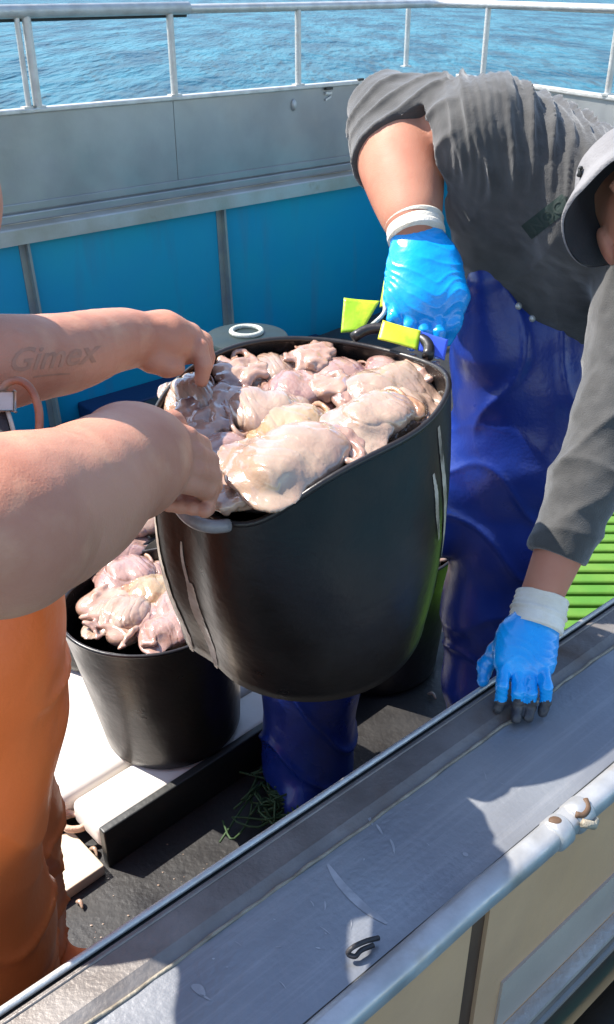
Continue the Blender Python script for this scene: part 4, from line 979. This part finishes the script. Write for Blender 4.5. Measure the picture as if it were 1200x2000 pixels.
# far hand: back of the hand, four fingers hooked over the rim into the tub, thumb outside
s.cone(P(258, 660, 1.255), P(318, 662, 1.290), .034, .038, .02, ((CU), .9)).cone(P(318, 662, 1.29), P(362, 672, 1.315), .037, .030, .02).cone(P(330, 655, 1.33), P(366, 660, 1.35), .030, .024, .02)
for i in range(4):
    dd = .024 * i; uo = 4 * i; vo = -5 * i
    s.chain([P(360 + uo, 668 + vo, 1.305 + dd), P(388 + uo * .7, 682 + vo, 1.300 + dd), P(398 + uo * .5, 714 + vo, 1.300 + dd), P(394 + uo * .3, 742 + vo - 3 * i, 1.306 + dd)], [.0158, .0142, .0126, .0108], .0035)
s.chain([P(285, 680, 1.262), P(298, 704, 1.262), P(326, 716, 1.275), P(346, 718, 1.285)], [.023, .0165, .0140, .0115], .010)
# near hand: broad back of the hand, knuckles, fingers curled under the grip, thumb on top side
s.cone(P(255, 895, 1.0), P(300, 885, 1.06), .046, .041, .02).cone(P(270, 930, 1.0), P(302, 915, 1.05), .043, .036, .02).cone(P(235, 855, 1.01), P(298, 858, 1.065), .034, .029, .02)
kn = [((322, 838), (392, 872)), ((334, 870), (409, 902)), ((332, 903), (414, 931)), ((318, 932), (404, 954))]; tp_ = [(330, 986), (352, 990), (376, 993), (400, 997)]
for i in range(4):
    (u, v), (u1, v1) = kn[i]; x, y = tp_[i]
    s.ell(P(u + 6, v + 2, 1.030), (.0125, .0125, .0125), None, .012)
    s.chain([P(u - 26, v - 2, 1.045), P(u + 8, v + 4, 1.038), P((u + u1) / 2 + 8, (v + v1) / 2, 1.050), P(u1, v1, 1.085), P(u1 + 2, v1 + 18, 1.125), P((u1 + x) / 2, y - 16, 1.128), P(x + 4, y - 6, 1.104), P(x, y, 1.088)], [.0150, .0145, .0132, .0125, .0118, .0112, .0102, .0092], .0035)
s.chain([P(250, 850, 1.02), P(292, 830, 1.075), P(335, 828, 1.12), P(362, 850, 1.15)], [.022, .0165, .0140, .0120], .014)
V, F = s.mesh(1); N = vnorm(V, F)
dv = np.zeros(len(V))
for pts in VEINS:
    q_ = np.array(bez(pts, 40)); dm = np.full(len(V), 9.)
    for x in q_: dm = np.minimum(dm, np.linalg.norm(V - x, axis=1))
    dv += .0016 * np.exp(-(np.maximum(dm - .010, 0) / .0030) ** 2)
V = V + N * (.0014 * fbm(V, 28, 3, 51) + dv)[:, None]
body2 = mk('body', V, F, M_skin, man2)
tv, tf_ = text_mesh('Gimex', 1.0, .42)
wrap_on('tattoo', tv, tf_, pix_line(14, 726, 4, 64, -1.0), V, F, M_ink, body2, .0005)
ul = [(x * .1, y * .05 + .06 * math.sin(x * .11), 0) for y in range(3) for x in range(0, 22)]; uf = [(r * 22 + c, r * 22 + c + 1, (r + 1) * 22 + c + 1, (r + 1) * 22 + c) for r in range(2) for c in range(21)]
wrap_on('tattoo', ul, uf, pix_line(66, 738, 4, 34, 0), V, F, M_ink, body2, .0005)
# hair, short
hv = SDF(HD - .16, HD + .16, .004); hv.ell(HD + hu * .034 - fc_ * .018, (.092, .079, .096), R2, .01); hv.cut(HD + hu * .03 + fc_ * .03, nrm(fc_ * .8 - hu * .5)); Vx, Fx = hv.mesh(1)
Vx = Vx + vnorm(Vx, Fx) * (.003 * fbm(Vx, 90, 2, 5))[:, None]; mk('hair', Vx, Fx, mat("dark_hair", (.03, .02, .014), (.05, .035, .025), 60, .7, bump=.002, bscale=300), man2)
# waders
s = SDF(np.array([-.82, .58, -.01]), np.array([-.18, 1.32, 1.32]), .006)
s.cone((-.50, .92, 1.24), (-.485, .92, 1.02), .155, .165, .05).cone((-.485, .88, 1.05), (-.505, .90, .82), .165, .16, .06).cone((-.49, 1.0, 1.05), (-.50, 1.0, .82), .15, .16, .06)
s.chain([(-.51, .86, .82), (-.512, .86, .50), (-.515, .84, .08)], [.150, .132, .115], .05); s.chain([(-.53, 1.05, .82), (-.55, 1.08, .48), (-.57, 1.08, .08)], [.14, .125, .11], .05)
s.cone((-.49, .84, .05), (-.36, .84, .045), .06, .05, .03).cone((-.54, 1.08, .05), (-.41, 1.08, .045), .06, .05, .03); s.cut((0, 0, .004), (0, 0, -1))
V, F = s.mesh(2); N = vnorm(V, F); kz = V[:, 2]
d1 = .010 * (ridge(V @ np.array([12., 10, 7]) + 2.6 * vnoise(V, 4, 61), 3) - .2) * (1 - sstep(kz, .85, 1.0)) + .007 * fbm(V, 7, 3, 62) + .008 * (ridge(V @ np.array([5., 8, 26]) + 2.6 * vnoise(V, 5, 63), 4) - .2) * (1 - sstep(kz, .5, .7))
V = V + N * d1[:, None]; wd = mk('waders', V, F, M_orange, man2)
# brace loop and strap between the forearms
lp = [(16, 748), (40, 744), (62, 762), (76, 800), (76, 850), (66, 872)]
MB().tube(bez([P(-4, 772, .93)] + [P(u, v, .93) for u, v in lp], 26), .0042, 10).build('brace_loop', M_copper, wd, smooth=True)
st_ = MB(); quad_sheet(st_, (P(-30, 860, .915), P(30, 872, .92), P(6, 778, .935), P(-40, 770, .94)), wob=.002, th_=.003); st_.build('brace', M_strap, wd, smooth=True)
MB().tube(bez([P(2, 782, .93), P(14, 800, .926), P(26, 840, .922), P(34, 872, .92)], 12), .0024, 8).build('brace_piping', M_ring, wd, smooth=True)
MB().obox(P(14, 784, .925), CR * .008, CU * .010, CF * .003, .0015).build('buckle', M_cap, wd, smooth=True)
